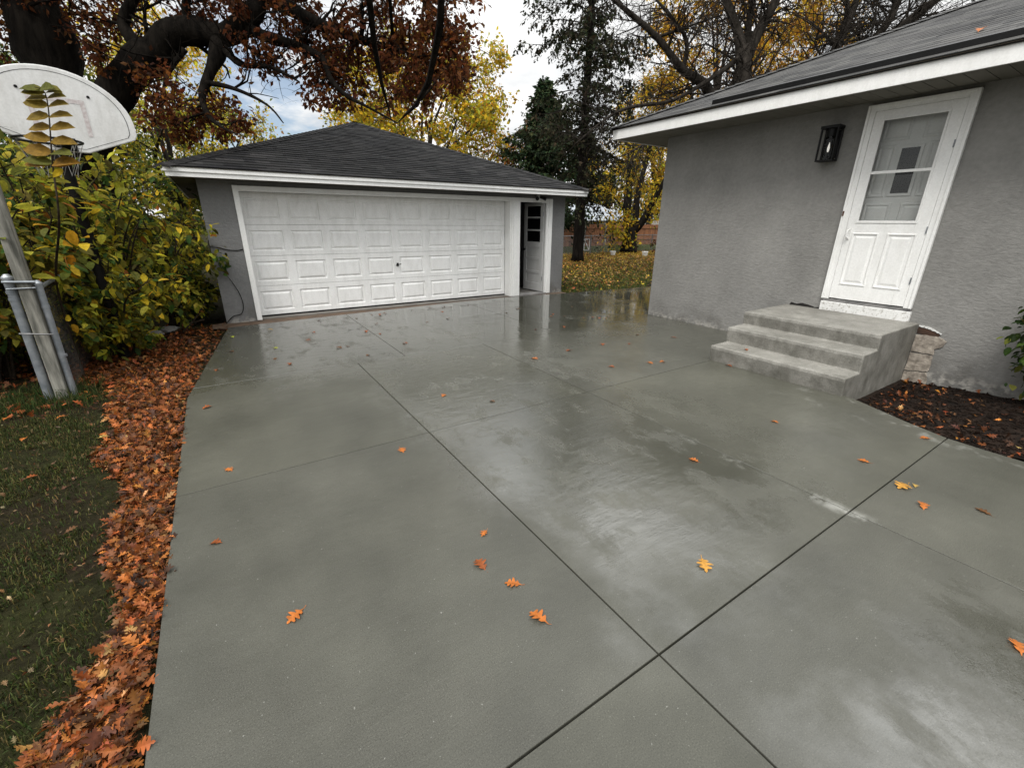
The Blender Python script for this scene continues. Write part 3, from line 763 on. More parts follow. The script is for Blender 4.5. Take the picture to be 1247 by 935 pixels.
mb = MB(); mb.box(HX-.056, 2.55, 1.66, HX-.049, 2.566, 1.715); mb.build('strike', 'rust', stD)
for z in (.95, 1.48, 2.3):
    mb = MB(); mb.tube([(SDX-.006, 1.742, z), (SDX-.006, 1.742, z+.07)], .006, 8); mb.build('hinge', 'galv', stD)
# inner door behind the glass
IX = HX+.115; mb = MB()
mb.box(IX, oy0, .62, IX+.04, oy1, 2.77); inn = mb.build('inner_door', 'green_white_door', Hs)
def inpanel(ya, yb, zc, zd):
    p = MB(); prev = None
    for ins, dp in [(0, -.001), (.010, -.009), (.022, -.009), (.034, .0005) if False else (.034, -.002), (.055, -.007)]:
        q = [(IX+dp, ya+ins, zc+ins), (IX+dp, yb-ins, zc+ins), (IX+dp, yb-ins, zd-ins), (IX+dp, ya+ins, zd-ins)]
        if prev: p.add(prev+q, [(0, 1, 5, 4), (1, 2, 6, 5), (2, 3, 7, 6), (3, 0, 4, 7)])
        prev = q
    p.poly(prev); p.build('raised_panel', 'green_white_door', inn)
for q in ((1.80, 2.06, 2.44, 2.70), (2.17, 2.43, 2.44, 2.70), (1.80, 1.98, 1.86, 2.40), (2.26, 2.43, 1.86, 2.40), (1.80, 2.08, 1.42, 1.80), (2.16, 2.43, 1.42, 1.80)): inpanel(*q)
p = MB(); p.box(IX-.012, 2.015, 1.87, IX-.001, 2.235, 2.385); p.build('window_surround', 'green_white_door', inn, .004)
p = MB(); p.box(IX-.016, 2.045, 1.90, IX-.0125, 2.205, 2.355); p.build('window', 'dark_pane', inn)
# roof
RX, RY, RZ, RS = 5.79, 5.965, 2.992, .41
RUN = 4.45; rx, rz = RX+RUN, RZ+RS*RUN; ry = RY-RUN
mb = MB()
shingle_face(mb, (RX, -8, RZ), (RX, RY, RZ), (rx, -8, rz), (rx, ry, rz), GRYT, .125, th=.004, kr=.06)
shingle_face(mb, (RX, RY, RZ), (RX+2*RUN, RY, RZ), (rx, ry, rz), (rx, ry, rz), GRYT, .125)
shingle_face(mb, (RX+2*RUN, RY, RZ), (RX+2*RUN, -8, RZ), (rx, ry, rz), (rx, -8, rz), GRYT, .25)
hr = mb.build('roof', 'shingle', Hs, tint=True, flip=False)
mb = MB(); hip_caps(mb, (RX, RY, RZ), (rx, ry, rz), GRYT); hip_caps(mb, (RX+2*RUN, RY, RZ), (rx, ry, rz), GRYT); hip_caps(mb, (rx, -8, rz), (rx, ry, rz), GRYT)
mb.build('hip_cap', 'shingle', hr, tint=True, flip=False)
mb = MB(); e = .014
mb.poly([(RX, -8, RZ-e), (RX, RY, RZ-e), (rx, ry, rz-e), (rx, -8, rz-e)]); mb.poly([(RX, RY, RZ-e), (RX+2*RUN, RY, RZ-e), (rx, ry, rz-e)]); mb.poly([(RX+2*RUN, RY, RZ-e), (RX+2*RUN, -8, RZ-e), (rx, -8, rz-e), (rx, ry, rz-e)])
mb.build('roof_deck', 'soffit_dark', hr)
mb = MB()
for (xa, ya) in ((0, 0),):
    z = RZ+RS*(5.93-RX)
    mb.prism([(5.905, 4.23, z-.004), (5.905, 4.23, z+.046), (5.925, 4.23, z+.056), (5.985, 4.23, z+.056), (6.0, 4.23, z+.03)], (0, -12.2, 0))
mb.build('gutter_guard', 'black_metal', hr)
mb = MB()
mb.box(5.815, -8, 2.832, 5.837, 5.94, 2.978); mb.box(5.837, 5.918, 2.832, 14.8, 5.94, 2.978); mb.build('fascia', 'white', Hs)
mb = MB(); mb.box(5.80, -8, 2.968, 5.8145, 5.955, 2.986); mb.build('drip_edge', 'black_metal', Hs)
mb = MB(); y = 5.91
while y > -8: mb.box(5.838, y-.145, 2.840, HX-.001, y-.006, 2.848); y -= .145
x = HX
while x < 14.6: mb.box(x, HY+.001, 2.840, x+.139, 5.917, 2.848); x += .145
mb.build('soffit', 'soffit', Hs)
mb = MB(); mb.box(5.838, -8, 2.8495, HX, 5.917, 2.855); mb.box(HX, HY, 2.8495, 14.8, 5.917, 2.855); mb.build('soffit_backing', 'dark_void', Hs)

# wall lantern beside the door
LN = thing('wall_lantern', 'black box wall lantern with clear glass and flame bulb left of the house door', 'lamp', (HX, 2.87, 2.45))
ly0, ly1, lz0, lz1, lx0 = 2.775, 2.965, 2.27, 2.635, HX-.155
mb = MB(); fr = .018
mb.box(HX-.03, ly0+.03, lz0+.04, HX-.001, ly1-.03, lz1-.04); mb.build('back_plate', 'black_metal', LN, .003)
mb = MB()
for (x, y) in ((lx0, ly0), (lx0, ly1-fr), (HX-.042, ly0), (HX-.042, ly1-fr)): mb.box(x, y, lz0+fr, x+fr, y+fr, lz1-fr)
mb.box(lx0, ly0, lz0, HX-.024, ly1, lz0+fr); mb.box(lx0-.006, ly0-.006, lz1-fr, HX-.024, ly1+.006, lz1+.012)
mb.build('frame', 'black_metal', LN, .002)
cx_, cy_ = (lx0+HX-.024)/2, (ly0+ly1)/2
mb = MB(); mb.tube([(cx_, cy_, lz0+fr), (cx_, cy_, lz0+.27)], .046, 20, cap=False); mb.build('glass_chimney', 'lamp_glass', LN, smooth_=True)
mb = MB(); mb.tube([(cx_, cy_, lz1-fr), (cx_, cy_, lz0+.265), (cx_, cy_, lz0+.25)], [.05, .05, .03], 16); mb.build('cap', 'black_metal', LN)
mb = MB(); mb.tube([(cx_, cy_, lz0+.10), (cx_, cy_, lz0+.12), (cx_, cy_, lz0+.145), (cx_, cy_, lz0+.175), (cx_, cy_, lz0+.205)], [.006, .011, .013, .008, .002], 12); mb.build('bulb', 'bulb', LN, smooth_=True)
mb = MB(); mb.tube([(cx_, cy_, lz0+fr), (cx_, cy_, lz0+.10)], .012, 10); mb.build('socket', 'black_metal', LN)

# ================================================================== STEPS
S = thing('concrete_steps', 'three worn concrete steps with landing below the white house door', 'steps', (5.63, 2.27, 0))
prof = [(HX-.004, -.25), (4.845, -.25), (4.838, 0), (4.818, .150), (4.826, .186), (5.125, .190), (5.108, .335), (5.116, .372), (5.43, .377), (5.41, .500), (5.418, .536), (HX-.004, .541)]
ny = 34; vs = []; ys_ = [1.556+(2.985-1.556)*i/ny for i in range(ny+1)]
for y in ys_:
    for (x, z) in prof:
        j = .009 if x < 6.3 and z > -.2 else 0
        q = Vector((x*3, y*5, z*3)); e = mn.noise(q)*j; e2 = mn.noise(q*3.1+Vector((5, 5, 5)))*j*.8
        vs.append((x+e, y, z+e2*.7))
n = len(prof); fs = [(i*n+k, i*n+(k+1) % n, (i+1)*n+(k+1) % n, (i+1)*n+k) for i in range(ny) for k in range(n)]
fs += [tuple(range(n)), tuple(ny*n+k for k in range(n))[::-1]]
st = MB().add(vs, fs).build('treads', 'old_concrete', S, .013, 3)

# ================================================================== PLANTING BED
def bedh(x, y): return bed_z(x, y) + .012*mn.noise(Vector((x*9, y*9, 0))) + .006*mn.noise(Vector((x*30, y*30, 3)))
gx = np.linspace(4.56, 6.436, 44); gy_ = np.linspace(-3, 1.62, 90)
def edge_x(y): return 4.545 if y < .6 else 4.545+(y-.6)*.33 if y < 1.0 else 4.68+(y-1.0)*.42
V = np.array([(max(x, edge_x(y)+.004), y, bedh(x, y)) for y in gy_ for x in gx]); nx = len(gx)
ii = np.array([(j*nx+i, j*nx+i+1, (j+1)*nx+i+1, (j+1)*nx+i) for j in range(len(gy_)-1) for i in range(nx-1)])
tag(np_mesh('planting_bed', V, [ii], 'mulch', smooth_=True), kind='structure')
mb = MB()
for i in range(4200):
    y = rnd.uniform(-1.2, 1.5); x = rnd.uniform(edge_x(y)+.02, 6.42); z = bedh(x, y)+.004
    a = rnd.random()*math.pi; l, w = rnd.uniform(.012, .045), rnd.uniform(.004, .010); d = Vector((math.cos(a), math.sin(a), rnd.gauss(0, .25))).normalized(); s = d.cross(Vector((0, 0, 1))).normalized()
    mb.obox(Vector((x, y, z))-d*l/2, d*l, s*w, Vector((0, 0, rnd.uniform(.005, .012))))
tag(mb.build('mulch', 'mulch', flip=False), 'dark wet wood mulch covering the bed beside the steps', 'mulch', kind='stuff')
def litter(name, label, n, posf, pal, size, tilt=.35, zf=None, curl=(.6, 1.8), lift=.012, cat='leaves'):
    pos = np.array([posf() for _ in range(n)])
    fwd = np.c_[nrg.standard_normal((n, 2)), nrg.standard_normal(n)*tilt]; nr = np.c_[nrg.standard_normal((n, 2))*tilt, np.ones(n)]
    nr[:, 2] *= np.where(nrg.random(n) < .3, -1, 1)
    h = int(n*.72)      # whole lobed leaves, and torn or folded ones, in one litter mesh
    sz = size*(.5+.9*nrg.random(n)**1.3); cl = pick(pal, n, .4)
    o = leaf_cloud(name, 'oak', pos, fwd, nr, sz, cl, 'dry_leaf', None, nrg.uniform(*curl, n), np.where(nrg.random(n) < .28, nrg.uniform(.2, .45, n), nrg.uniform(.6, 1.05, n)))
    return tag(o, label, cat, kind='stuff')
DRY = [((.26, .088, .02), 4), ((.17, .05, .014), 5), ((.22, .068, .016), 4), (BRN, 4), ((.26, .13, .05), .7), (DKB, 3.5), ((.09, .032, .013), 3)]
def bp():
    while True:
        y = rnd.uniform(-1.0, 1.5); x = rnd.uniform(edge_x(y)+.02, 6.4)
        k = .35 + .65*(x < edge_x(y)+.5) + .4*(y > 1.1)
        if rnd.random() < k: return (x, y, bedh(x, y)+.012+.01*rnd.random())
litter('bed_leaves', 'brown and orange oak leaves lying on the dark mulch bed', 620, bp, [((.14,.04,.012), 5), (ORG, 1.2), (BRN, 3), (DKB, 3), (TAN, .3)], .06, .5)

# low green shrub at the house wall
shrub('hydrangea', 'low green leafy shrub against the house wall in the mulch bed', (6.15, .30, 0),
      [(6.15+rnd.gauss(0, .15), .50+rnd.uniform(-.34, .27), rnd.uniform(.55, 1.0)) for _ in range(15)], [(GREEN, 5), (OLIVE, 2), (DKG, 3)], 1500, .075, rad=.008, droop=.5)

# ================================================================== LEFT LAWN, LEAF STRIP
def strip_w(y):
    base = .25+.09*math.sin(y*1.9+.5)+.05*math.sin(y*5.3)
    return base + max(0, (y-3.6))*.22 + max(0, y-5.2)*.35
def sp():
    while True:
        y = rnd.uniform(.35, 8.25); e = LX(y); w = strip_w(y)
        x = e-.012-w*rnd.random()**.85*1.12
        if y > 5.2 and x < -2.6: continue
        if x < GX0 or y < 8.2: return (x, y, -.035+.042*rnd.random()*max(.2, 1-(e-x)/w*.8))
litter('leaf_strip', 'thick strip of fallen orange oak leaves along the left driveway edge', 13500, sp, DRY, .058, .5)
def sp2():
    while True:
        y = rnd.uniform(5.0, 8.6); x = rnd.uniform(-3.8, -.5)
        if x < LX(y)-.02 and rnd.random() < min(1, .25+.5*(y-5.0)): return (x, y, -.04+.04*rnd.random())
def sp3():
    while True:
        x, y = rnd.uniform(-3.4, -.75), rnd.uniform(.4, 5.6)
        if x < LX(y)-strip_w(y)*.8: return (x, y, -.032+.012*rnd.random())
litter('lawn_crumbs', 'small brown leaf scraps and straw strewn through the left lawn', 2600, sp3, [(BRN, 4), (DKB, 4), ((.16, .12, .06), 3), ((.09, .05, .025), 3)], .026, .7, cat='leaf scraps')
litter('leaf_litter', 'reddish brown leaf litter under the shrubs left of the garage', 4200, sp2, [(RUST, 6), (BRN, 4), (DKB, 2.5), (ORG, .7)], .068, .55)

def grass(name, label, n, box, h, pal, cond, zb=-.047, w=.0022):
    P = []
    while len(P) < n:
        x, y = rnd.uniform(box[0], box[2]), rnd.uniform(box[1], box[3])
        if cond(x, y): P.append((x, y, zb))
    pos = np.array(P); hh_ = h*(.4+.9*nrg.random(n)); a = nrg.random(n)*2*math.pi; lean = .9*nrg.random(n)
    d = np.c_[np.cos(a), np.sin(a), np.zeros(n)]; s = np.c_[-np.sin(a), np.cos(a), np.zeros(n)]
    ww_ = (w*(.7+.6*nrg.random(n)))[:, None]
    mid = pos+d*(lean*hh_*.35)[:, None]+np.array([0, 0, 1])*(hh_*.6)[:, None]; tip = pos+d*(lean*hh_)[:, None]+np.array([0, 0, 1])*(hh_*(1-.35*lean))[:, None]
    V = np.stack([pos-s*ww_, pos+s*ww_, mid+s*ww_*.8, mid-s*ww_*.8, tip], 1).reshape(-1, 3); o = np.arange(n)*5
    return tag(np_mesh(name, V, [np.c_[o, o+1, o+2, o+3], np.c_[o+3, o+2, o+4]], 'blade', None, np.repeat(pick(pal, n, .3), 5, 0)), label, 'grass', kind='stuff')
def lawn_ok(x, y):
    e = LX(y)-strip_w(y)*.9
    if x > e: return False
    k = mn.noise(Vector((x*1.7, y*1.7, 4)))
    edge = min(1, (e-x)/.25)
    return rnd.random() < (.8 if k > -.02 else .18)*(.25+.75*edge)
grass('lawn_grass', 'short dark green grass of the left lawn with bare patches', 120000, (-4.2, -.4, -.6, 5.9), .034, [((.055, .068, .02), 4), ((.03, .042, .013), 5), ((.075, .07, .02), 2.5), ((.13, .095, .04), 1.6)], lawn_ok)
grass('edge_grass', 'taller grass tufts around the old fence posts', 2500, (-2.6, 5.1, -1.2, 5.9), .13, [((.04, .06, .015), 3), (DKG, 3), ((.09, .08, .03), 1)], lambda x, y: rnd.random() < .8)

# single oak leaves: one mesh per variant, copied
def leaf_obj(name, pal, size, seed, curl):
    n = 1; c = pick(pal, 1, .15)
    o = leaf_cloud(name, 'oak', np.zeros((1, 3)), np.array([[1., 0, .0]]), np.array([[0, 0, 1.]]), np.array([size]), c, 'dry_leaf', None, np.array([curl]))
    o.data.transform(Matrix.Translation((-size*.45, 0, size*.03))); return o
VAR = []
for k, (pal, cu) in enumerate([([((.27, .10, .02), 1)], 1.0), ([((.42, .21, .04), 1)], 1.0), ([(RUST, 1)], 1.2), ([(BRN, 1)], .9), ([((.30, .18, .06), 1)], 1.3), ([(YG, 1)], .9), ([(DKB, 1)], 1.1)]):
    o = leaf_obj('oak_leaf', pal, .1, k, cu); VAR.append([o, False])
def put_leaf(v, x, y, rot, s, label, group, z=.002, tilt=0):
    o, used = VAR[v]
    if used: o = o.copy(); COL.objects.link(o)
    VAR[v][1] = True
    o.location = (x, y, z); o.rotation_euler = (tilt*.4, tilt, rot); s *= .86; o.scale = (s, s*rnd.uniform(.8, 1.1), s*rnd.uniform(.8, 1.5)); o.name = 'oak_leaf'
    tag(o, label, 'leaf', group); return o
GRP = 'oak leaves scattered on the wet concrete'
BIG = [(0, .007, 1.654, 1.0, 'orange-brown oak leaf alone on the near left slab, closest to the leaf strip'),
 (2, .802, 1.483, 1.05, 'orange red oak leaf, left end of the row of three on the near slab'),
 (0, .874, 1.303, .95, 'orange oak leaf, middle of the row of three on the near slab'),
 (0, .862, 1.09, 1.15, 'curled orange oak leaf, nearest of the row of three beside the long joint'),
 (0, .933, 1.682, .7, 'small orange leaf behind the row of three on the near slab'),
 (2, -.267, 2.352, .8, 'small red-brown leaf near the left slab edge below the thin cross joint'),
 (0, .872, 2.79, .9, 'orange oak leaf just in front of the joint crossing on the left slab'),
 (1, 1.725, .909, 1.15, 'golden yellow oak leaf alone on the middle slab'),
 (0, 2.555, 1.555, .9, 'orange oak leaf on the middle slab near the long right joint'),
 (0, 3.691, 1.591, .8, 'small orange oak leaf on the slab in front of the steps'),
 (1, 3.414, .641, 1.5, 'largest yellow-orange oak leaf beside the joint at right'),
 (0, 3.242, .495, 1.1, 'orange leaf just in front of the largest yellow-orange leaf'),
 (4, 3.478, .60, .6, 'tiny tan leaf right beside the largest yellow-orange leaf'),
 (3, 3.478, .281, 1.0, 'dark brown leaf alone on the slab at the right'),
 (0, 3.567, .906, .9, 'orange oak leaf on the slab before the right cross joint'),
 (0, 4.40, .80, .9, 'orange leaf at the bed edge on the end of the cross joint'),
 (0, -.192, 3.141, .8, 'orange leaf on the left slab behind the thin cross joint'),
 (0, 1.573, 3.597, .9, 'orange oak leaf on the shiny slab behind the joint crossing'),
 (3, 1.899, 3.228, .8, 'dark leaf in the bright reflection behind the joint crossing'),
 (2, -.319, 4.425, 1.0, 'flat red-brown leaf at the bend of the left driveway edge'),
 (0, 2.377, -.04, 1.0, 'orange-brown leaf at the right margin of the nearest slab'),
 (5, .42, 6.251, 1.0, 'pale yellow-green leaf on the slab before the garage door'),
 (4, .486, 7.383, 1.2, 'tan leaf on the slab by the left end of the garage door'),
 (5, -.02, 7.2, .9, 'pale green leaf at the driveway edge beside the garage corner'),
 (2, 3.614, 4.182, 1.1, 'red leaf near the middle of the slab before the steps\' left side'),
 (0, 3.01, 4.125, 1.2, 'round orange leaf in the reflection of the garage post'),
 (2, 3.584, 3.399, .9, 'red-brown leaf on the slab just behind the cross joint to the steps'),
 (0, 4.092, 3.272, 1.0, 'left one of two orange leaves near the lowest step corner'),
 (0, 4.245, 3.216, 1.0, 'right one of two orange leaves near the lowest step corner'),
 (2, 4.80, 2.70, 1.1, 'red leaf pressed against the foot of the lowest step')]
for v, x, y, s, lab in BIG: put_leaf(v, x, y, rnd.random()*6.3, s, lab, None, tilt=rnd.gauss(0, .06))
FAR = [(1.249, 5.843), (1.669, 6.494), (1.904, 5.642), (1.969, 6.959), (2.715, 6.731), (3.116, 6.796), (3.997, 7.728), (4.256, 6.71), (3.944, 5.319), (4.201, 4.157),
 (1.221, 7.7), (.406, 5.71), (.979, 6.906), (.845, 6.433), (1.184, 5.79), (1.326, 5.353), (1.8, 7.6), (.501, 5.425), (1.803, 6.296), (-.194, 5.605), (-.032, 6.347), (3.299, 7.36), (4.472, 5.266), (2.1, 7.75), (2.2, 7.7), (2.3, 7.74), (2.25, 7.6), (2.9, 7.8), (3.3, 7.9), (3.5, 7.72), (4.9, 6.2), (5.2, 5.7), (5.4, 5.5), (5.5, 5.42), (5.3, 5.6), (4.7, 6.0), (5.0, 5.9), (5.6, 5.5), (5.7, 6.6), (4.6, 6.9), (5.0, 4.3), (4.5, 4.0), (5.4, 3.9)]
for x, y in FAR: put_leaf(rnd.choice((2, 3, 3, 6, 2)), x+rnd.gauss(0, .03), y+rnd.gauss(0, .03), rnd.random()*6.3, rnd.uniform(.6, 1.15), 'small dark wet leaf on the far slabs in front of the garage', 'small dark wet leaves on the far slabs', tilt=rnd.gauss(0, .1))
for i in range(70):
    for _ in range(50):
        x, y = rnd.uniform(-3.2, -.9), rnd.uniform(.9, 5.4)
        if x < LX(y)-strip_w(y)*1.15: break
    put_leaf(rnd.choice((0, 2, 3, 4, 0, 2)), x, y, rnd.random()*6.3, rnd.uniform(.7, 1.2), 'loose brown oak leaf on the dark left lawn', 'loose oak leaves on the left lawn', z=-.015, tilt=rnd.gauss(0, .25))
zr = RZ+RS*(6.6-RX)
o = put_leaf(0, 6.6, 1.87, 1.2, 1.5, 'orange leaf stuck on the gray house roof above the door', None, z=zr+.012); o.rotation_euler = (0, -math.atan(RS), 0)
o = put_leaf(2, 4.95, 2.62, .8, .9, 'reddish leaf lying on the lowest concrete step', None, z=.194)

# ================================================================== POSTS, FENCE, HOOP
PY = 5.55
WPst = thing('wooden_post', 'tall weathered square wooden post strapped between two steel fence posts', 'post', (-1.46, PY, 0))
mb = MB(); mb.prism([(-1.505, PY-.045, -.1), (-1.415, PY-.045, -.1), (-1.415, PY+.045, -.1), (-1.505, PY+.045, -.1)], (.05, 0, 2.75)); mb.build('shaft', 'gray_wood', WPst, .006)
mb = MB(); q = [(-1.575, PY-.05, .60), (-1.50, PY-.075, .595), (-1.41, PY-.072, .58), (-1.365, PY-.05, .57)]; mb.tube(curve_pts(q, 4), .007, 6); mb.build('wire_tie', 'wire', WPst)
mb = MB(); mb.tube([(-1.56, PY-.052, 1.045), (-1.36, PY-.052, 1.035)], .012, 8); mb.tube([(-1.55, PY-.05, .985), (-1.37, PY-.05, .985)], .006, 6); mb.build('clamp_bar', 'galv', WPst)
for (x, r_, h, lab) in ((-1.545, .034, 1.06, 'thicker galvanised steel fence post left of the wooden post'), (-1.372, .026, 1.00, 'slimmer galvanised steel fence post right of the wooden post')):
    t = thing('fence_post', lab, 'post', (x, PY, 0)); mb = MB(); mb.tube([(x-.01, PY, -.1), (x+.012, PY, h)], r_, 16); mb.build('shaft', 'galv', t, smooth_=False)
    mb = MB(); mb.tube([(x+.012, PY, h), (x+.012, PY, h+.02), (x+.012, PY, h+.045)], [r_+.006, r_+.006, r_*.5], 16); mb.build('cap', 'galv', t)
    mb = MB()
    for z in ((.94, .88) if r_ > .03 else (.8, .35)): mb.tube([(x+.008, PY, z), (x+.008, PY, z+.022)], r_+.004, 16)
    mb.build('band', 'galv', t)
CF = thing('chain_link_fence', 'old chain link fence running back from the posts into the shrubs', 'fence', (-1.38, PY, 0))
A, B = Vector((-1.36, PY+.02, 0)), Vector((-1.66, 9.6, 0)); LL = (B-A).length; hd = (B-A).normalized(); mb = MB(); Hf = .98
def fence_wires(mb, A, hd, LL, Hf, sp, r, z0=.03):
    n = int((LL+Hf)/sp)
    for i in range(n):
        for s in (0, 1):
            a0 = i*sp - (Hf if s == 0 else 0)
            u0_, u1_ = (a0, a0+Hf)
            pts = []
            for u, z in ((u0_, 0 if s == 0 else Hf), (u1_, Hf if s == 0 else 0)): pts.append([u, z])
            (ua, za_), (ub, zb_) = pts
            if ub <= 0 or ua >= LL: continue
            if ua < 0: za_ += (zb_-za_)*(-ua)/(ub-ua); ua = 0
            if ub > LL: zb_ -= (zb_-za_)*(ub-LL)/(ub-ua); ub = LL
            mb.tube([A+hd*ua+Vector((0, 0, z0+za_)), A+hd*ub+Vector((0, 0, z0+zb_))], r, 3, cap=False)
fence_wires(mb, A, hd, LL, Hf-.03, .062, .0016); mb.build('wire_mesh', 'old_wire', CF)
mb = MB(); mb.tube([A+Vector((0, 0, Hf)), B+Vector((0, 0, Hf))], .018, 8); mb.build('top_rail', 'galv', CF)
mb = MB(); mb.tube([B+Vector((0, 0, -.05)), B+Vector((0, 0, 1.02))], .025, 10); mb.build('end_post', 'galv', CF)

# basketball hoop
Pc = at(67, 120, 4.0); az = 1.3; roll = R(0)
bh = Vector((math.sin(az), math.cos(az), 0)); bn = Vector((bh.y, -bh.x, 0)); zz_ = Vector((0, 0, 1))
bu = (bh*math.cos(roll)-zz_*math.sin(roll)); bv = (zz_*math.cos(roll)+bh*math.sin(roll))
pole_xy = Pc-bn*.62
HP = thing('basketball_hoop', 'old white fan shaped basketball backboard with black rim above the shrubs', 'basketball hoop', (pole_xy.x, pole_xy.y, 0))
def fan(hw, bot, top, n=26, tipz=-.19, cut=.13):
    pts = [(hw*math.cos(math.pi*i/n), tipz+(top-tipz)*max(0., math.sin(math.pi*i/n))**.92) for i in range(n+1)]
    return pts+[(-hw*.995, tipz-.05), (-hw*.955, tipz-.09), (-cut, bot), (cut, bot), (hw*.955, tipz-.09), (hw*.995, tipz-.05)]
HWB, BOT, TOP = .54, -.436, .252
def on(u, v, d=0): return Pc+bu*u+bv*v+bn*d
F0 = fan(HWB, BOT, TOP)
mb = MB(); mb.prism([on(u, v, -.02) for u, v in F0], bn*.022); bb = mb.build('backboard', 'board', HP, .008)
def band(poly, ins, w, d, mt, name):
    c = Vector((0, -.13)); a = [on(c.x+(u-c.x)*ins, c.y+(v-c.y)*ins, d) for u, v in poly]; k = ins-w
    b_ = [on(c.x+(u-c.x)*k, c.y+(v-c.y)*k, d) for u, v in poly]; n = len(a); m_ = MB()
    m_.add(a+b_, [(i, (i+1) % n, n+(i+1) % n, n+i) for i in range(n)]); return m_.build(name, mt, bb)
band(F0, .90, .010, .0035, 'black_pole', 'edge_line')
mb = MB(); s0_, s1_, t0_, t1_ = -.195, .195, -.29, .012
for q in ((s0_, t1_-.035, s1_, t1_), (s0_, t0_, s0_+.035, t1_-.035), (s1_-.035, t0_, s1_, t1_-.035)):
    mb.poly([on(q[0], q[1], .0042), on(q[2], q[1], .0042), on(q[2], q[3], .0042), on(q[0], q[3], .0042)])
mb.build('target_square', 'faded', bb)
for u, v in ((-.235, .05), (.235, .05)):
    mb = MB(); mb.tube([on(u, v, 0), on(u, v, .008)], .012, 10); mb.build('bolt', 'black_metal', bb)
rc = on(-.16, -.385, .27); rr_ = .225; circ = [rc+bu*math.cos(t)*rr_+bn*math.sin(t)*rr_ for t in [2*math.pi*i/28 for i in range(29)]]
mb = MB(); mb.tube(circ, .010, 8, cap=False); rim = mb.build('rim', 'black_metal', HP, smooth_=True)
mb = MB(); mb.prism([on(-.055, -.43, .003), on(.055, -.43, .003), on(.055, -.32, .003), on(-.055, -.32, .003)], bn*.01)
mb.prism([on(-.10, -.41, .01), on(.05, -.41, .01), on(0, -.40, .085), on(-.12, -.395, .06)], bv*.012); mb.build('bracket', 'black_metal', HP)
mb = MB()
for k in range(9):
    a = 2*math.pi*k/9; top_ = rc+bu*math.cos(a)*rr_+bn*math.sin(a)*rr_
    for s in (.5, -.5):
        b2 = a+s*.52*1.0; lowp = rc+(bu*math.cos(b2)+bn*math.sin(b2))*rr_*.72+Vector((0, 0, -.16)); low2 = rc+(bu*math.cos(a)+bn*math.sin(a))*rr_*.55+Vector((0, 0, -.30+.05*rnd.random()))
        mb.tube([top_, lowp, low2], .0022, 4, cap=False)
mb.build('net', 'net_cord', rim)
mb = MB(); pb = Vector((pole_xy.x, pole_xy.y, 0)); mb.tube([pb+Vector((0, 0, -.1)), pb+Vector((0, 0, 2.5))], .048, 14); mb.build('pole', 'black_pole', HP)
mb = MB()
for v in (.0, -.30):
    for u in (-.16, .16): mb.tube([on(u, v, -.021), Vector((pb.x, pb.y, 0))+Vector((0, 0, on(0, v).z-.12))], .014, 8)
mb.build('arm', 'black_pole', HP)

# ================================================================== LEFT SHRUBS
SP = [(YG, 6), (OLIVE, 4), (GREEN, 1.6), (YEL, 1.2), (ORG, .35), (DKG, .8), ((.30, .27, .03), 3)]
SG = [(OLIVE, 5), (GREEN, 3), (YG, 3.4), (DKG, 2), (YEL, .4)]
def tips(c, n, r, z0, z1): return [(c[0]+rnd.gauss(0, r), c[1]+rnd.gauss(0, r), rnd.uniform(z0, z1)) for _ in range(n)]
shrub('shrub', 'yellow-green shrub crowding the front left garage corner', (-.75, 8.35, 0), tips((-.68, 8.1), 13, .34, .7, 2.0), SP,1600, .09)
shrub('shrub', 'broad yellowing shrub in the middle of the thicket left of the garage', (-1.25, 7.7, 0), tips((-1.15, 7.35), 16, .40, .6, 2.2), SP, 2250, .095)
shrub('shrub', 'low shrub with yellow leaves bending over the leaf litter', (-1.15, 6.9, 0), tips((-1.05, 6.55), 11, .30, .3, 1.2), [(YG, 4), (YEL, 1.6), (OLIVE, 3), (GREEN, 2)], 1350, .085)
shrub('shrub', 'tall green and yellow shrub below the basketball backboard', (-1.75, 7.0, 0), tips((-1.5, 6.75), 14, .34, .9, 2.15), SP, 2050, .10)
shrub('shrub', 'tall dense shrub with ochre leaves behind the wooden post', (-2.1, 6.5, 0), tips((-1.75, 6.3), 15, .32, 1.1, 2.4), [(YG, 4), (OLIVE, 4), (ORG, .5), (GOLD, .6), (GREEN, 2)], 2000, .10)
shrub('shrub', 'dark green shrub at the left margin behind the steel post', (-2.6, 6.6, 0), tips((-2.4, 6.4), 14, .4, .5, 1.9), SG, 1800, .10)
shrub('shrub', 'dark green undergrowth low behind the steel posts', (-2.2, 7.3, 0), tips((-2.1, 7.2), 12, .5, .3, 1.0), SG, 1400, .09)
shrub('shrub', 'dark leafy shrub deep in the thicket beside the garage side wall', (-1.0, 9.6, 0), tips((-.9, 9.4), 14, .45, .8, 2.3), SG, 1500, .11)
shrub('shrub', 'tall dark shrub behind the basketball pole', (-2.0, 8.8, 0), tips((-1.9, 8.6), 15, .55, .9, 2.4), SG, 1900, .11)
shrub('shrub', 'big shrub at the far left behind the thicket', (-3.3, 8.0, 0), tips((-3.2, 7.8), 15, .6, .8, 2.5), SG, 1800, .12)
shrub('shrub', 'dark undergrowth squeezed against the garage side wall', (-.42, 8.85, 0), tips((-.40, 8.75), 13, .16, .3, 1.5), SG, 1100, .09)
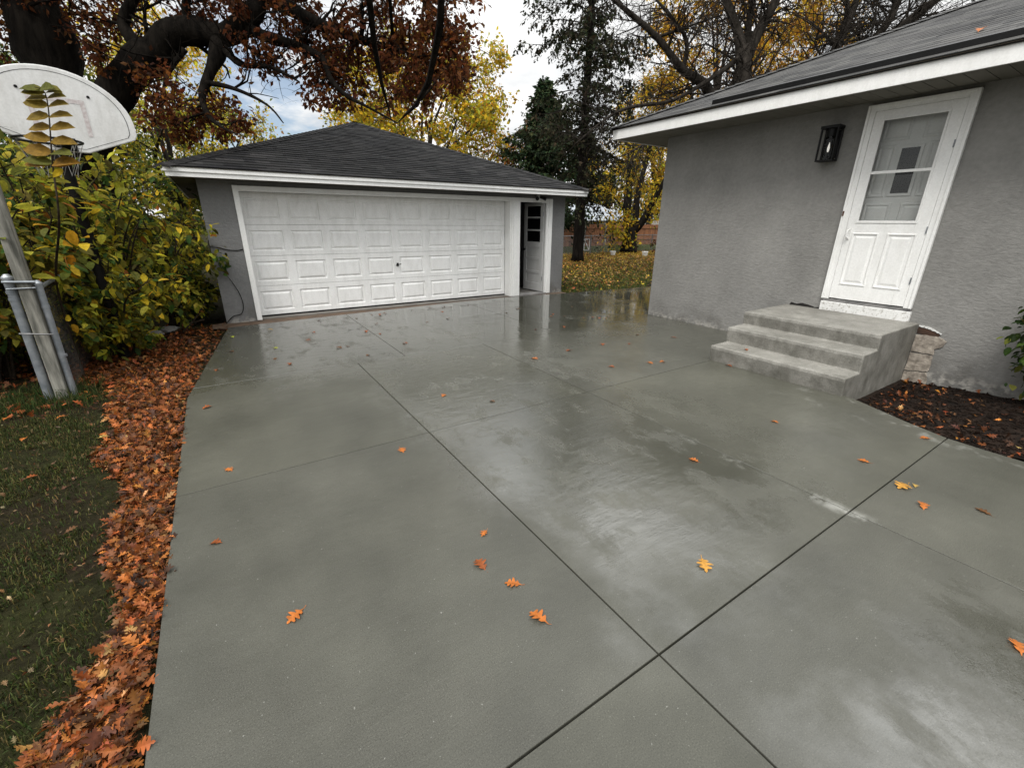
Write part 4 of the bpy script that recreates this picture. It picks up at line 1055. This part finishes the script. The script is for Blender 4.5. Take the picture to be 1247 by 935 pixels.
# sapling with one feather-like shoot
SPL = thing('sapling', 'slender sapling with a feathery shoot of paired leaves in front of the backboard', 'sapling', (-1.42, 6.2, 0))
stem = curve_pts([(-1.42, 6.2, -.05), (-1.35, 6.0, .9), at(72, 270, 3.5), at(64, 200, 3.4), at(57, 120, 3.3), at(42, 106, 3.25)], 6)
mb = MB(); mb.tube(stem, lerp_list([.014, .011, .008, .006, .004, .002], len(stem)), 6); mb.build('stem', 'twig', SPL)
pos, fwd, nr, sz, cl = [], [], [], [], []
nst = len(stem); k0 = int(nst*.55)
for i in range(11):
    j = min(k0+1+int(i*(nst-k0-4)/11), nst-2); q = stem[j]; d = (stem[j+1]-stem[j]).normalized(); f = 1-i/11
    for s in (-1, 1):
        side = (CR*s).normalized(); pos.append(q); fwd.append(side*.85+d*.25*rnd.random()-fw*.25*rnd.random()+Vector((0, 0, -.05-.1*rnd.random())))
        nr.append(Vector((0, 0, .55))-fw*.9+rv(.15)); sz.append(.145+.065*f); t = f
        cl.append(np.array(OLIVE)*1.15*(1-t)+np.array((.28, .15, .025))*t if rnd.random() < .85 else np.array(OLIVE))
for i in range(46):
    q = stem[rnd.randint(4, k0)]; pos.append(q+rv(.13)); fwd.append(rv(1)+Vector((0, 0, -.3))); nr.append(rv(.4)+Vector((0, 0, 1))); sz.append(.13*rnd.uniform(.7, 1.2)); cl.append(np.array(rnd.choice((YG, OLIVE, ORG, GOLD, YEL, OLIVE))))
leaf_cloud('foliage', 'ovate', np.array([list(p) for p in pos]), np.array([list(p) for p in fwd]), np.array([list(p) for p in nr]), np.array(sz), np.array(cl), 'leaf', SPL)
# vine on the garage front
VN = thing('vine', 'thin dark vine climbing the stucco beside the garage door', 'vine', (0, GY-.02, 0))
vp = [(-.06, GY-.03, .0), (.05, GY-.02, .10), (.17, GY-.015, .13), (.22, GY-.015, .26), (.20, GY-.02, .45), (.13, GY-.02, .64), (.05, GY-.03, .80), (.0, GY-.06, .92)]
mb = MB(); cv = curve_pts(vp, 5); mb.tube(cv, lerp_list([.007, .006, .005, .003], len(cv)), 6); mb.build('stem', 'black_pole', VN)
k = 26; pos = np.array([list(Vector(rnd.choice(((.0, GY-.08, .92), (-.05, GY-.10, .86), (.06, GY-.06, .88), (-.04, GY-.09, .75), (-.06, GY-.10, 1.0), (.07, GY-.05, .98))))+rv(.045)) for _ in range(k)])
pos[:, 1] = np.minimum(pos[:, 1], GY-.03)
leaf_cloud('foliage', 'ovate', pos, np.array([list(rv(.5)+Vector((.3, -.5, -.6))) for _ in range(k)]), np.array([list(rv(.4)+Vector((0, -1, .5))) for _ in range(k)]), .09*(.7+.6*nrg.random(k)), pick([(GREEN, 3), (OLIVE, 2)], k), 'leaf', VN)
# debris under the thicket
for (x, y, s, lab) in ((-1.0, 7.75, .20, 'gray flat broken slab lying under the shrubs'), (-.78, 8.05, .13, 'small gray stone lying under the shrubs near the garage'), (-1.3, 7.55, .15, 'gray lump of rubble under the thicket farther from the garage')):
    bm = bmesh.new(); bmesh.ops.create_icosphere(bm, subdivisions=2, radius=s)
    for v in bm.verts:
        v.co *= 1+.35*mn.noise(v.co*6+Vector((x*9, y, 0))); v.co.z *= .42
    me = bpy.data.meshes.new('stone'); bm.to_mesh(me); bm.free(); me.materials.append(MT['rubble']); o = bpy.data.objects.new('stone', me); COL.objects.link(o); o.location = (x, y, .02); tag(o, lab, 'stone')
for i, (a, b_, lab) in enumerate((((-.62, 7.9, .0), (-.28, 8.16, .34), 'short bare stick leaning on the garage corner'), ((-.75, 7.85, .0), (-.33, 8.1, .12), 'thin bare stick lying low beside the garage corner'))):
    mb = MB(); mb.tube(curve_pts([a, Vector(a).lerp(Vector(b_), .5)+rv(.02), b_], 3), .012, 6); tag(mb.build('stick', 'twig'), lab, 'stick')

# ================================================================== BIG OAK
def PL(*q): return [at(*a) for a in q]
tb = at(62, 60, 7.0); base = Vector((tb.x, tb.y, 0))
limbs = [([base+Vector((-.05, 0, -.1)), base+Vector((0, 0, 1.2)), base+Vector((0, 0, 3.2)), base+Vector((-.06, 0, 5)), base+Vector((-.1, 0, 7)), base+Vector((.2, .2, 10))], [.66, .52, .46, .44, .36, .18]),
 (PL((88, 215, 7), (118, 150, 6.95), (148, 98, 6.9), (185, 62, 6.9), (225, 38, 6.9), (272, 42, 6.8), (308, 20, 6.7), (322, -40, 6.6), (330, -110, 6.5)), [.34, .31, .29, .27, .23, .2, .16, .13, .08]),
 (PL((268, 45, 6.8), (258, 80, 6.7), (248, 105, 6.65), (246, 122, 6.6), (255, 142, 6.55), (272, 156, 6.5), (290, 164, 6.45)), [.14, .10, .075, .055, .038, .022, .008]),
 (PL((292, 32, 6.75), (330, 48, 6.7), (365, 58, 6.65), (392, 72, 6.6), (402, 95, 6.55), (420, 116, 6.5), (450, 132, 6.5), (484, 150, 6.45)), [.11, .09, .08, .06, .045, .034, .022, .010]),
 (PL((318, -10, 6.7), (375, 22, 6.8), (420, 42, 6.9), (470, 56, 7.0), (530, 72, 7.2)), [.14, .11, .08, .06, .02]),
 (PL((320, -60, 6.6), (400, -40, 7.0), (470, -30, 7.3), (540, 20, 7.6)), [.12, .1, .07, .02]),
 (PL((270, 55, 6.8), (292, 78, 6.6), (330, 82, 6.5), (365, 100, 6.4)), [.07, .05, .035, .012]),
 (PL((250, 100, 6.65), (285, 108, 6.6), (325, 128, 6.5), (345, 150, 6.4)), [.05, .035, .022, .01]),
 (PL((225, 60, 6.9), (205, 90, 6.8), (195, 125, 6.7)), [.06, .04, .015]),
 (PL((175, 62, 6.9), (150, 30, 6.8), (165, -10, 6.7), (190, -60, 6.6)), [.12, .1, .08, .04]),
 (PL((235, 35, 6.9), (228, 5, 6.7), (245, -40, 6.5)), [.1, .07, .03]),
 ([base+Vector((0, 0, 5.2)), base+Vector((1.2, -.6, 6.4)), base+Vector((3.0, -1.2, 7.2)), base+Vector((5.0, -1.5, 7.6))], [.3, .24, .15, .06]),
 ([base+Vector((0, 0, 4.6)), base+Vector((-1.4, -.4, 5.8)), base+Vector((-3.4, -.8, 6.6))], [.28, .2, .07]),
 ([base+Vector((0, 0, 6.0)), base+Vector((.3, 1.8, 7.6)), base+Vector((.8, 4, 8.6))], [.24, .16, .05])]
bl = []
for q in [(420, 58), (455, 38), (482, 74), (512, 60), (540, 92), (556, 66), (520, 112), (440, 98), (400, 72), (500, 28), (562, 32), (532, 18), (476, 108), (430, 108), (404, 110), (548, 100), (492, 92), (462, 66), (350, 58), (330, 22), (370, 28), (392, 40), (385, 96), (240, 8), (200, 22), (160, 32), (130, 16), (108, 52), (205, 122), (222, 135), (240, 150), (264, 136), (286, 148), (212, 148), (190, 112), (20, 28), (0, 58), (10, 8), (282, 12), (306, 62), (415, 90), (505, 80), (530, 50), (556, 80), (448, 12), (415, 8), (345, 0), (375, 70), (545, 60), (478, 40)]:
    bl.append((at(q[0]+rnd.gauss(0, 5), q[1]+rnd.gauss(0, 4), rnd.uniform(6.4, 7.6)), .36*rnd.uniform(.7, 1.15)))
for i in range(70):
    px, py = rnd.uniform(-60, 575), rnd.uniform(-230, 0); bl.append((at(px, py, rnd.uniform(6.2, 8.4)), .55*rnd.uniform(.7, 1.2)))
for i in range(150):    # the crown high over the left half of the drive
    q = Vector((rnd.uniform(-7, 3.0), rnd.uniform(3.2, 14), rnd.uniform(6.6, 12.5)))
    if (q-Vector((0, 0, CH))).dot(CU)/(q-Vector((0, 0, CH))).dot(fw) > .93 or q.y > 9: bl.append((q, .95*rnd.uniform(.7, 1.2)))
OAKP = [((.17, .055, .018), 4), ((.12, .038, .016), 5), (BRN, 4), ((.28, .11, .025), 1.3), (DKB, 3)]
blob_tree('oak_tree', 'huge dark oak with rust brown leaves arching over the garage roof', 'tree', base, limbs, bl, OAKP, 76000, .075, 'bark', tw=(5, 1), jit=.06, twigs=12)

# ================================================================== BACKGROUND TREES
def gnd(px, t, py=170):
    p = at(px, py, t); return Vector((p.x, p.y, -.1))
YP = [(YEL, 5), (GOLD, 2.5), (YG, 3), (OLIVE, 1)]
full_tree('maple_tree', 'yellow-green maple rising behind the garage roof', gnd(515, 24), at(518, 142, 24), 5.3, 3.7, 85, .9, [(YG, 4), (YEL, 6), (OLIVE, 2), (GOLD, 2), (ORG, .6)], 26000, .18, nl=12)
full_tree('maple_tree', 'sparse pale yellow maple left of the garage roof peak', gnd(275, 27), at(275, 178, 27), 3.6, 2.6, 34, .8, [(YG, 4), (YEL, 3), (TAN, 2), (OLIVE, 2)], 5500, .2, nl=9)
full_tree('maple_tree', 'yellow-green tree right of the backboard behind the thicket', gnd(205, 17), at(205, 180, 17), 3.0, 2.8, 44, .7, [(YG, 5), (OLIVE, 4), (YEL, 2.4), (GREEN, 2)], 9500, .15, nl=7)
full_tree('maple_tree', 'golden tree high behind the oak trunk', gnd(190, 25), at(190, 100, 25), 4.2, 3.6, 34, .9, YP, 7000, .2)
full_tree('leafy_tree', 'dark green tree at the far left behind the backboard', gnd(40, 15), at(30, 130, 15), 3.4, 3.2, 46, .8, [(GREEN, 4), (OLIVE, 4), (DKG, 3), (YG, 1.5)], 9500, .15)
full_tree('leafy_tree', 'olive tree behind the thicket left of the garage side', gnd(120, 20), at(110, 215, 20), 4.0, 2.4, 40, .8, [(OLIVE, 5), (YG, 3), (GREEN, 3)], 8000, .17)
full_tree('leafy_tree', 'rusty brown small tree at the right end of the garage roof', gnd(636, 32), at(636, 196, 32), 2.6, 2.0, 24, .7, [(BRN, 4), (ORG, 3), (OLIVE, 2), (GREEN, 2)], 4000, .2)
full_tree('golden_tree', 'tall golden tree behind the bare tree over the house roof', gnd(890, 34), at(885, 70, 34), 6.6, 8.5, 90, 1.2, [(GOLD, 6), (YEL, 4), ((.36, .16, .02), 3)], 14500, .25, nl=12, tr=.3)
full_tree('golden_tree', 'lower golden tree between the spruce and the house corner', gnd(800, 36), at(805, 165, 36), 4.0, 5.2, 55, 1.0, [(GOLD, 6), (YEL, 5), (YG, 1.5)], 10000, .22, nl=9, tr=.25)
full_tree('golden_tree', 'golden tree seen behind the right bare tree', gnd(1000, 40), at(985, 60, 40), 4.5, 5.0, 34, 1.2, [(GOLD, 6), (YEL, 4)], 6000, .3, nl=8)
# yard maple with forked trunk
fk = at(766, 307, 24.4); mb_base = Vector((19.65, 18.13, -.05))
ml = [(PL((765, 308, 24.5), (767, 292, 24.4), (769, 280, 24.4)), [.5, .36, .34]),
      (PL((768, 284, 24.4), (764, 262, 24.5), (765, 235, 24.6), (768, 200, 24.8), (764, 160, 25), (768, 120, 25)), [.30, .24, .2, .16, .12, .05]),
      (PL((769, 282, 24.4), (774, 262, 24.2), (776, 240, 24), (786, 200, 23.8), (800, 150, 23.6)), [.24, .2, .16, .12, .05]),
      (PL((769, 283, 24.4), (782, 270, 24.1), (792, 252, 23.9), (806, 226, 23.6), (826, 190, 23)), [.28, .2, .17, .12, .05]),
      (PL((769, 270, 24.4), (756, 250, 24.3), (742, 235, 24.3)), [.1, .06, .03])]
mbl = [(at(rnd.uniform(728, 812), rnd.uniform(150, 262), rnd.uniform(23, 26)), rnd.uniform(.5, .9)) for _ in range(40)]+[(at(q[0], q[1], 24), .6) for q in ((745, 282), (752, 290), (738, 272), (758, 276), (735, 288), (800, 262), (806, 240))]
blob_tree('maple_tree', 'dark forked maple with yellow leaves at the back fence', 'tree', mb_base, ml, mbl, [(YEL, 6), (GOLD, 3), (YG, 3), (OLIVE, 1)], 6500, .15, 'bark', jit=.16)

# spruce: whorls of drooping limbs
def conifer(name, label, base, H, R0, z0, n, pal, nn, droop=.35, up=.15, tr=.3, ln=.16, gap=.0, dead=0):
    t = thing(name, label, 'tree', base); mb = MB(); br = []
    base = Vector(base); lean = Vector((rnd.gauss(0, .1), rnd.gauss(0, .1), 0))
    mb.tube([base+Vector((0, 0, -.1)), base+Vector((0, 0, .35)), base+Vector((0, 0, H*.4))+lean, base+Vector((0, 0, H))], [tr*1.35, tr, tr*.62, .03], 10)
    for i in range(n):
        f = (i+rnd.random())/n; z = z0+(H-z0)*f**1.1; Rr = R0*(1-f)**.75*rnd.uniform(.55, 1.15)
        if rnd.random() < gap: continue
        a = i*2.4+rnd.gauss(0, .3); d = Vector((math.cos(a), math.sin(a), up)); p = base+Vector((0, 0, z))
        pts = [p]; q = p.copy()
        for k in range(6):
            d = (d+Vector((0, 0, -droop/4 if k < 4 else droop/3))+rv(.05)).normalized(); q = q+d*Rr/6; pts.append(q.copy())
        br.append((pts, [max(.035*Rr/R0*(1-k/7), .006) for k in range(7)], 2))
        for k in range(1, 7):
            for s in (-1, 1):
                dd = (pts[k]-pts[k-1]).normalized(); sd = dd.cross(Vector((0, 0, 1))).normalized()*s
                for w in range(2): grow(br, pts[k-1].lerp(pts[k], rnd.random()), dd*.6+sd*.8+Vector((0, 0, -.25)), Rr*(.34-.03*k)*(.6+.6*rnd.random())+.15, .008, 0, 0, .5, .5, .2, .6, 3)
    if dead:
        for i in range(dead):
            z = rnd.uniform(z0*.45, z0*1.3); a = rnd.random()*6.3; grow(br, base+Vector((0, 0, z)), Vector((math.cos(a), math.sin(a), -.1)), R0*rnd.uniform(.4, .9), .02, 1, 5, .8, .5, .35, .5, 5)
    draw(mb, br); mb.build('trunk', 'bark', t, smooth_=True)
    live = [b_ for b_ in br if b_[2] == 0 or b_[2] == 2]
    pos, f, nr, s, c = leaves_on(live, nn, ln, pal, .05, (0,), .2, .35)
    leaf_cloud('crown', 'kite', pos, f, nr, s*np.where(nrg.random(len(s)) < .5, .7, 1.1), c, 'needle', t)
    return t
CP = [((.016, .022, .010), 5), ((.030, .034, .014), 4), ((.045, .036, .020), 3)]
conifer('spruce_tree', 'tall dark spruce with drooping boughs beyond the right end of the garage', (12.94, 14.76, -.05), 15.5, 3.2, 4.3, 130, CP, 30000, .36, .2, .24, .125, .27, 35)
p = at(662, 165, 23); conifer('pine_tree', 'dense smaller dark green conifer left of the tall spruce', (p.x, p.y, -.05), 8.3, 3.5, 1.2, 110, [((.022, .040, .018), 5), ((.04, .055, .022), 3)], 24000, .2, .35, .2, .2, .05)
p = at(712, 200, 27); conifer('pine_tree', 'dark conifer filling the gap behind the spruce trunk', (p.x, p.y, -.05), 6.8, 2.2, 3.0, 60, CP, 11000, .3, .2, .2, .2, .1)

# bare trees behind the house
def bare_tree(name, label, base, limbs, lev=2, nper=9, ln=2.6, fine=1.):
    t = thing(name, label, 'tree', base); mb = MB(); br = []
    for pts, rad in limbs:
        cp = curve_pts(pts, 5); rr = [q*.64*(1+.2*mn.noise(p*1.5)) for p, q in zip(cp, lerp_list(rad, len(cp)))]; mb.tube(cp, rr, 9, cap=True)
        for k in range(nper):
            i = rnd.randint(max(2, len(cp)//4), len(cp)-2); dd = (cp[i+1]-cp[i]).normalized(); sd = rv(1); sd = (sd-dd*sd.dot(dd)).normalized()
            grow(br, cp[i], dd*.5+sd*.8+Vector((0, 0, .25)), ln*rnd.uniform(.4, 1.2), rr[i]*.16+.010, lev, 6, .95, .3, .4, .55, 5)
    draw(mb, br); mb.build('trunk', 'bark_gray', t, smooth_=True); return t
pA = at(905, 95, 13); bA = Vector((pA.x, pA.y, -.1))
bare_tree('bare_tree', 'large leafless gray tree with thick forking limbs behind the house roof', bA,
  [([bA, bA+Vector((0, 0, 2.5)), at(904, 120, 13), at(906, 60, 13)], [.5, .42, .36, .32]),
   (PL((904, 90, 13), (900, 45, 13), (885, 2, 13), (872, -60, 13), (850, -140, 13)), [.3, .22, .18, .14, .06]),
   (PL((906, 78, 13), (922, 42, 13), (940, 10, 12.8), (968, -50, 12.6), (990, -120, 12.5)), [.3, .26, .22, .15, .06]),
   (PL((908, 80, 13), (912, 30, 13.3), (920, -20, 13.5), (925, -100, 13.8)), [.2, .15, .12, .05]),
   (PL((895, 190, 13), (878, 140, 13), (858, 104, 12.8), (830, 84, 12.6), (800, 46, 12.4), (752, 4, 12.2), (700, -40, 12)), [.28, .24, .2, .17, .13, .09, .04]),
   (PL((832, 84, 12.6), (836, 50, 12.4), (815, 18, 12.2), (780, -20, 12)), [.1, .08, .06, .03]),
   (PL((800, 46, 12.4), (840, 32, 12.2), (880, 18, 12)), [.07, .05, .02]),
   (PL((900, 70, 13), (872, 92, 12.6), (820, 122, 12.3), (772, 130, 12.1), (742, 142, 12), (700, 176, 11.9)), [.13, .1, .08, .07, .05, .02]),
   (PL((885, 160, 13), (850, 150, 12.6), (800, 168, 12.3), (760, 190, 12.1)), [.1, .08, .05, .02])], 2, 34, 1.8)
pB = at(1030, 60, 13.5); bB = Vector((pB.x, pB.y, -.1))
bare_tree('bare_tree', 'leafless tree with slanting limbs behind the house ridge at the right', bB,
  [([bB, bB+Vector((0, 0, 3)), at(1010, 80, 13.5)], [.42, .36, .28]),
   (PL((1010, 85, 13.5), (1022, 50, 13.5), (1040, 10, 13.4), (1058, -60, 13.3)), [.26, .2, .16, .07]),
   (PL((1012, 90, 13.5), (1070, 42, 13.2), (1095, 0, 13), (1120, -60, 12.8)), [.2, .17, .14, .06]),
   (PL((1012, 92, 13.5), (1080, 46, 13.1), (1135, 4, 12.8), (1190, -40, 12.5)), [.24, .2, .17, .08]),
   (PL((1022, 50, 13.5), (1032, 8, 13.6), (1026, -60, 13.8)), [.14, .11, .05]),
   (PL((1010, 85, 13.5), (992, 52, 13.3), (1004, 42, 13.3), (1015, 48, 13.2)), [.06, .045, .03, .01])], 2, 30, 1.9)

# far wood all round the gardens
n = 70000; a = nrg.uniform(-math.pi, math.pi, n); rr = 62+nrg.random(n)*16; hgt = 3.2+2.2*np.sin(a*17)+1.6*np.sin(a*41+1)
z = nrg.random(n)**.8*(hgt+1.2)*1.25
pos = np.c_[np.sin(a)*rr, np.cos(a)*rr, z]
tag(leaf_cloud('far_wood', 'kite', pos, rdir(n), rdir(n), .75*(.6+.8*nrg.random(n)), pick([(OLIVE, 4), (BRN, 2), (DKG, 3), ((.10, .085, .05), 4), (GOLD, 1)], n), 'leaf'), 'hazy band of distant autumn trees beyond the gardens', 'trees', kind='stuff')

# ================================================================== BACK GARDEN
def backlawn(x, y): return y > (8.06 if x < 7 else 8.06-(x-7)*.11)-.05 and x > GX1+.03
grass('back_grass', 'grass of the back lawn showing between fallen leaves', 60000, (6.8, 7.3, 34, 24.4), .07, [(OLIVE, 4), (GREEN, 4), ((.17, .15, .05), 2)], lambda x, y: backlawn(x, y) and x < 8+(y-7)*1.45 and x > y*.78, zb=-.045, w=.006)
def bl_():
    while True:
        y = rnd.uniform(8.0, 18.6); x = rnd.uniform(6.85, 25)
        if backlawn(x, y) and x > y*.76 and x < 9+(y-7)*1.4 and rnd.random() < min(1, .3+.16*(y-8.2)): return (x, y, -.02+.05*rnd.random())
o = litter('back_lawn_leaves', 'yellow and brown leaves covering the back lawn', 14500, bl_, [((.32, .20, .07), 3), ((.28, .12, .025), 3), ((.38, .22, .03), 3.5), ((.44, .31, .03), 1.5), (BRN, 3), (RUST, 2)], .075, .5)
def bl2():
    a, b_ = rnd.gauss(0, 1), rnd.gauss(0, 1); return (17.8+a*2.4+b_*1.2, 16.4+a*.5+b_*.8, -.01+.06*rnd.random())
litter('yellow_leaves', 'yellow leaf carpet under the forked maple', 2600, bl2, [((.38, .27, .03), 5), ((.30, .17, .02), 3), (BRN, 2)], .085, .4)
BF = thing('chain_link_fence', 'low rusty chain link fence across the end of the back lawn', 'fence', (18, 18.2, 0))
mb = MB(); A, B = Vector((9, 17.6, 0)), Vector((32, 18.9, 0)); hd = (B-A).normalized(); fence_wires(mb, A, hd, (B-A).length, .85, .11, .004); mb.build('wire_mesh', 'wire', BF)
mb = MB(); mb.tube([A+Vector((0, 0, .9)), B+Vector((0, 0, .9))], .022, 6); mb.build('top_rail', 'wire', BF)
for i in range(10):
    mb = MB(); p = A.lerp(B, i/9); mb.tube([p+Vector((0, 0, -.1)), p+Vector((0, 0, .95))], .03, 8); mb.build('post', 'wire', BF)
WF = thing('board_fence', 'brown wooden privacy fence behind the chain link fence', 'fence', (24, 24.5, 0))
mb = MB(); x = 12.
while x < 38:
    h = 1.42+.03*rnd.random(); mb.box(x, 24.5, -.1, x+.135, 24.53, h); x += .14
mb.build('boards', 'brown_fence', WF)
for x in (14, 17.4, 21.9, 23.9, 27, 30, 33):
    mb = MB(); mb.box(x, 24.40, -.1, x+.1, 24.498, 1.5); mb.build('post', 'gray_wood' if x in (21.9, 23.9) else 'brown_fence', WF)
mb = MB()
for z in (.35, 1.15): mb.box(12, 24.46, z, 38, 24.499, z+.08)
mb.build('rail', 'brown_fence', WF)
NH = thing('neighbour_house', 'low white neighbour house with pale gray roof beyond the wooden fence', 'house', (31, 34, -.5))
mb = MB(); mb.box(22, 32, -1, 44, 40, 1.75); mb.build('wall', 'pale_wall', NH)
mb = MB(); e0, e1, r1 = 1.72, 3.4, 4.2
a_ = [(21.5, 31.4, 1.72), (36.5, 31.4, 1.72), (36.5, 40.6, 1.72), (21.5, 40.6, 1.72), (24, 36, 3.75), (31.5, 36, 3.75)]
mb.add(a_, [(0, 1, 5, 4), (1, 2, 5), (2, 3, 4, 5), (3, 0, 4)]); mb.build('roof', 'tin_roof', NH)
for x in (29.7, 35):
    mb = MB(); mb.box(x, 31.98, 1.2, x+.8, 32-.001, 1.62); mb.build('window', 'dark_glass', NH)
c0_ = at(714.3, 302, 25.5); rx_ = Vector((CR.x, CR.y, 0)).normalized(); o0 = Vector((c0_.x, c0_.y, .02)); mb = MB()
WZ = thing('yard_gate', 'small white Z-braced wooden gate frame standing beyond the chain link fence', 'gate', (o0.x, o0.y, 0))
ba = o0-rx_*.17
mb.obox(ba, rx_*.035, fw*.02, (0, 0, .64)); mb.obox(ba+rx_*.30, rx_*.035, fw*.02, (0, 0, .64)); mb.obox(ba+rx_*.035, rx_*.265, fw*.02, (0, 0, .035)); mb.obox(ba+rx_*.035+Vector((0, 0, .605)), rx_*.265, fw*.02, (0, 0, .035))
dg = (rx_*.265+Vector((0, 0, -.57))); mb.obox(ba+rx_*.02+Vector((0, 0, .585))-fw*.021, dg, fw*.02, rx_*.04+Vector((0, 0, .01))); mb.build('frame', 'white', WZ)
for px, lab, r_ in ((747, 'white bucket lying left of the forked maple', .17), (786, 'pale bucket right of the forked maple', .2)):
    p = at(px, 303, 22); t = thing('bucket', lab, 'bucket', (p.x, p.y, 0)); r_ *= .75; mb = MB(); mb.tube([(p.x, p.y, -.03), (p.x, p.y, .2)], [r_*.8, r_], 14, cap=True); mb.build('pail', 'pale_wall', t); mb = MB(); mb.tube([(p.x, p.y, .19), (p.x, p.y, .21)], r_+.012, 14); mb.build('rim', 'white', t)
shrub('shrub', 'dark brown bush at the house corner beyond the lawn', (19.6, 15.6, 0), [(19.6+rnd.gauss(0, .4), 15.6+rnd.gauss(0, .4), rnd.uniform(.3, .8)) for _ in range(9)], [(DKB, 4), (BRN, 2), (OLIVE, 1)], 600, .12)

# ================================================================== LIGHT
W = bpy.data.worlds.new('World'); sc.world = W; W.use_nodes = True; nt = W.node_tree
for n_ in list(nt.nodes): nt.nodes.remove(n_)
out = N(nt, 'ShaderNodeOutputWorld'); tc = N(nt, 'ShaderNodeTexCoord')
SUN_EL, SUN_AZ = R(57), R(236)        # azimuth clockwise from +Y
sky = N(nt, 'ShaderNodeTexSky', sky_type='NISHITA', sun_disc=False, sun_elevation=SUN_EL, sun_rotation=SUN_AZ)
b1 = N(nt, 'ShaderNodeBackground'); b1.inputs['Strength'].default_value = .13; L(nt, sky.outputs[0], b1.inputs['Color'])
sep = N(nt, 'ShaderNodeSeparateXYZ'); L(nt, tc.outputs['Generated'], sep.inputs[0]); z = math_(nt, 'MAXIMUM', sep.outputs[2], .0)
cmb = N(nt, 'ShaderNodeCombineXYZ'); dz_ = math_(nt, 'ADD', z, .22)
L(nt, math_(nt, 'DIVIDE', sep.outputs[0], dz_), cmb.inputs[0]); L(nt, math_(nt, 'DIVIDE', sep.outputs[1], dz_), cmb.inputs[1])
nz = noise(nt, cmb.outputs[0], 1.5, 7, .55)
cl = ramp(nt, nz, [(.34, (.74, .77, .80)), (.5, (1.04, 1.05, 1.05)), (.66, (1.28, 1.27, 1.25))])
gr = smooth(nt, z, .28, .9, 1.0, 2.6)
cl = mixc(nt, 1., cl, gr, 'MULTIPLY')
b2 = N(nt, 'ShaderNodeBackground'); L(nt, cl, b2.inputs['Color']); b2.inputs['Strength'].default_value = 1.0
# one blue hole in the cloud low in the north-west
bd = at(345, 158, 1)-Vector((0, 0, CH)); bd.normalize()
dt = N(nt, 'ShaderNodeVectorMath', operation='DOT_PRODUCT'); L(nt, tc.outputs['Generated'], dt.inputs[0]); dt.inputs[1].default_value = bd
hole = math_(nt, 'MULTIPLY', smooth(nt, dt.outputs['Value'], .975, .995), ramp(nt, noise(nt, cmb.outputs[0], 3.2, 5), [(.34, 0.), (.5, 1.)]))
mx = N(nt, 'ShaderNodeMixShader'); L(nt, math_(nt, 'MULTIPLY', hole, .8), mx.inputs[0]); L(nt, b2.outputs[0], mx.inputs[1]); L(nt, b1.outputs[0], mx.inputs[2]); L(nt, mx.outputs[0], out.inputs['Surface'])
sd_ = Vector((math.sin(SUN_AZ)*math.cos(SUN_EL), math.cos(SUN_AZ)*math.cos(SUN_EL), math.sin(SUN_EL)))
sl = bpy.data.lights.new('sun', 'SUN'); sl.energy = 3.0; sl.angle = R(26); sl.color = (1, .97, .92)
so = bpy.data.objects.new('sun', sl); COL.objects.link(so); so.rotation_euler = sd_.to_track_quat('Z', 'Y').to_euler(); so.location = (-10, -10, 20)

sc.view_settings.view_transform = 'Standard'; sc.view_settings.look = 'None'; sc.view_settings.exposure = 0; sc.view_settings.gamma = 1
sc.render.engine = 'CYCLES'; cy = sc.cycles
cy.max_bounces = 6; cy.diffuse_bounces = 3; cy.glossy_bounces = 3; cy.transmission_bounces = 4; cy.transparent_max_bounces = 8
cy.use_denoising = True; cy.sample_clamp_indirect = 8
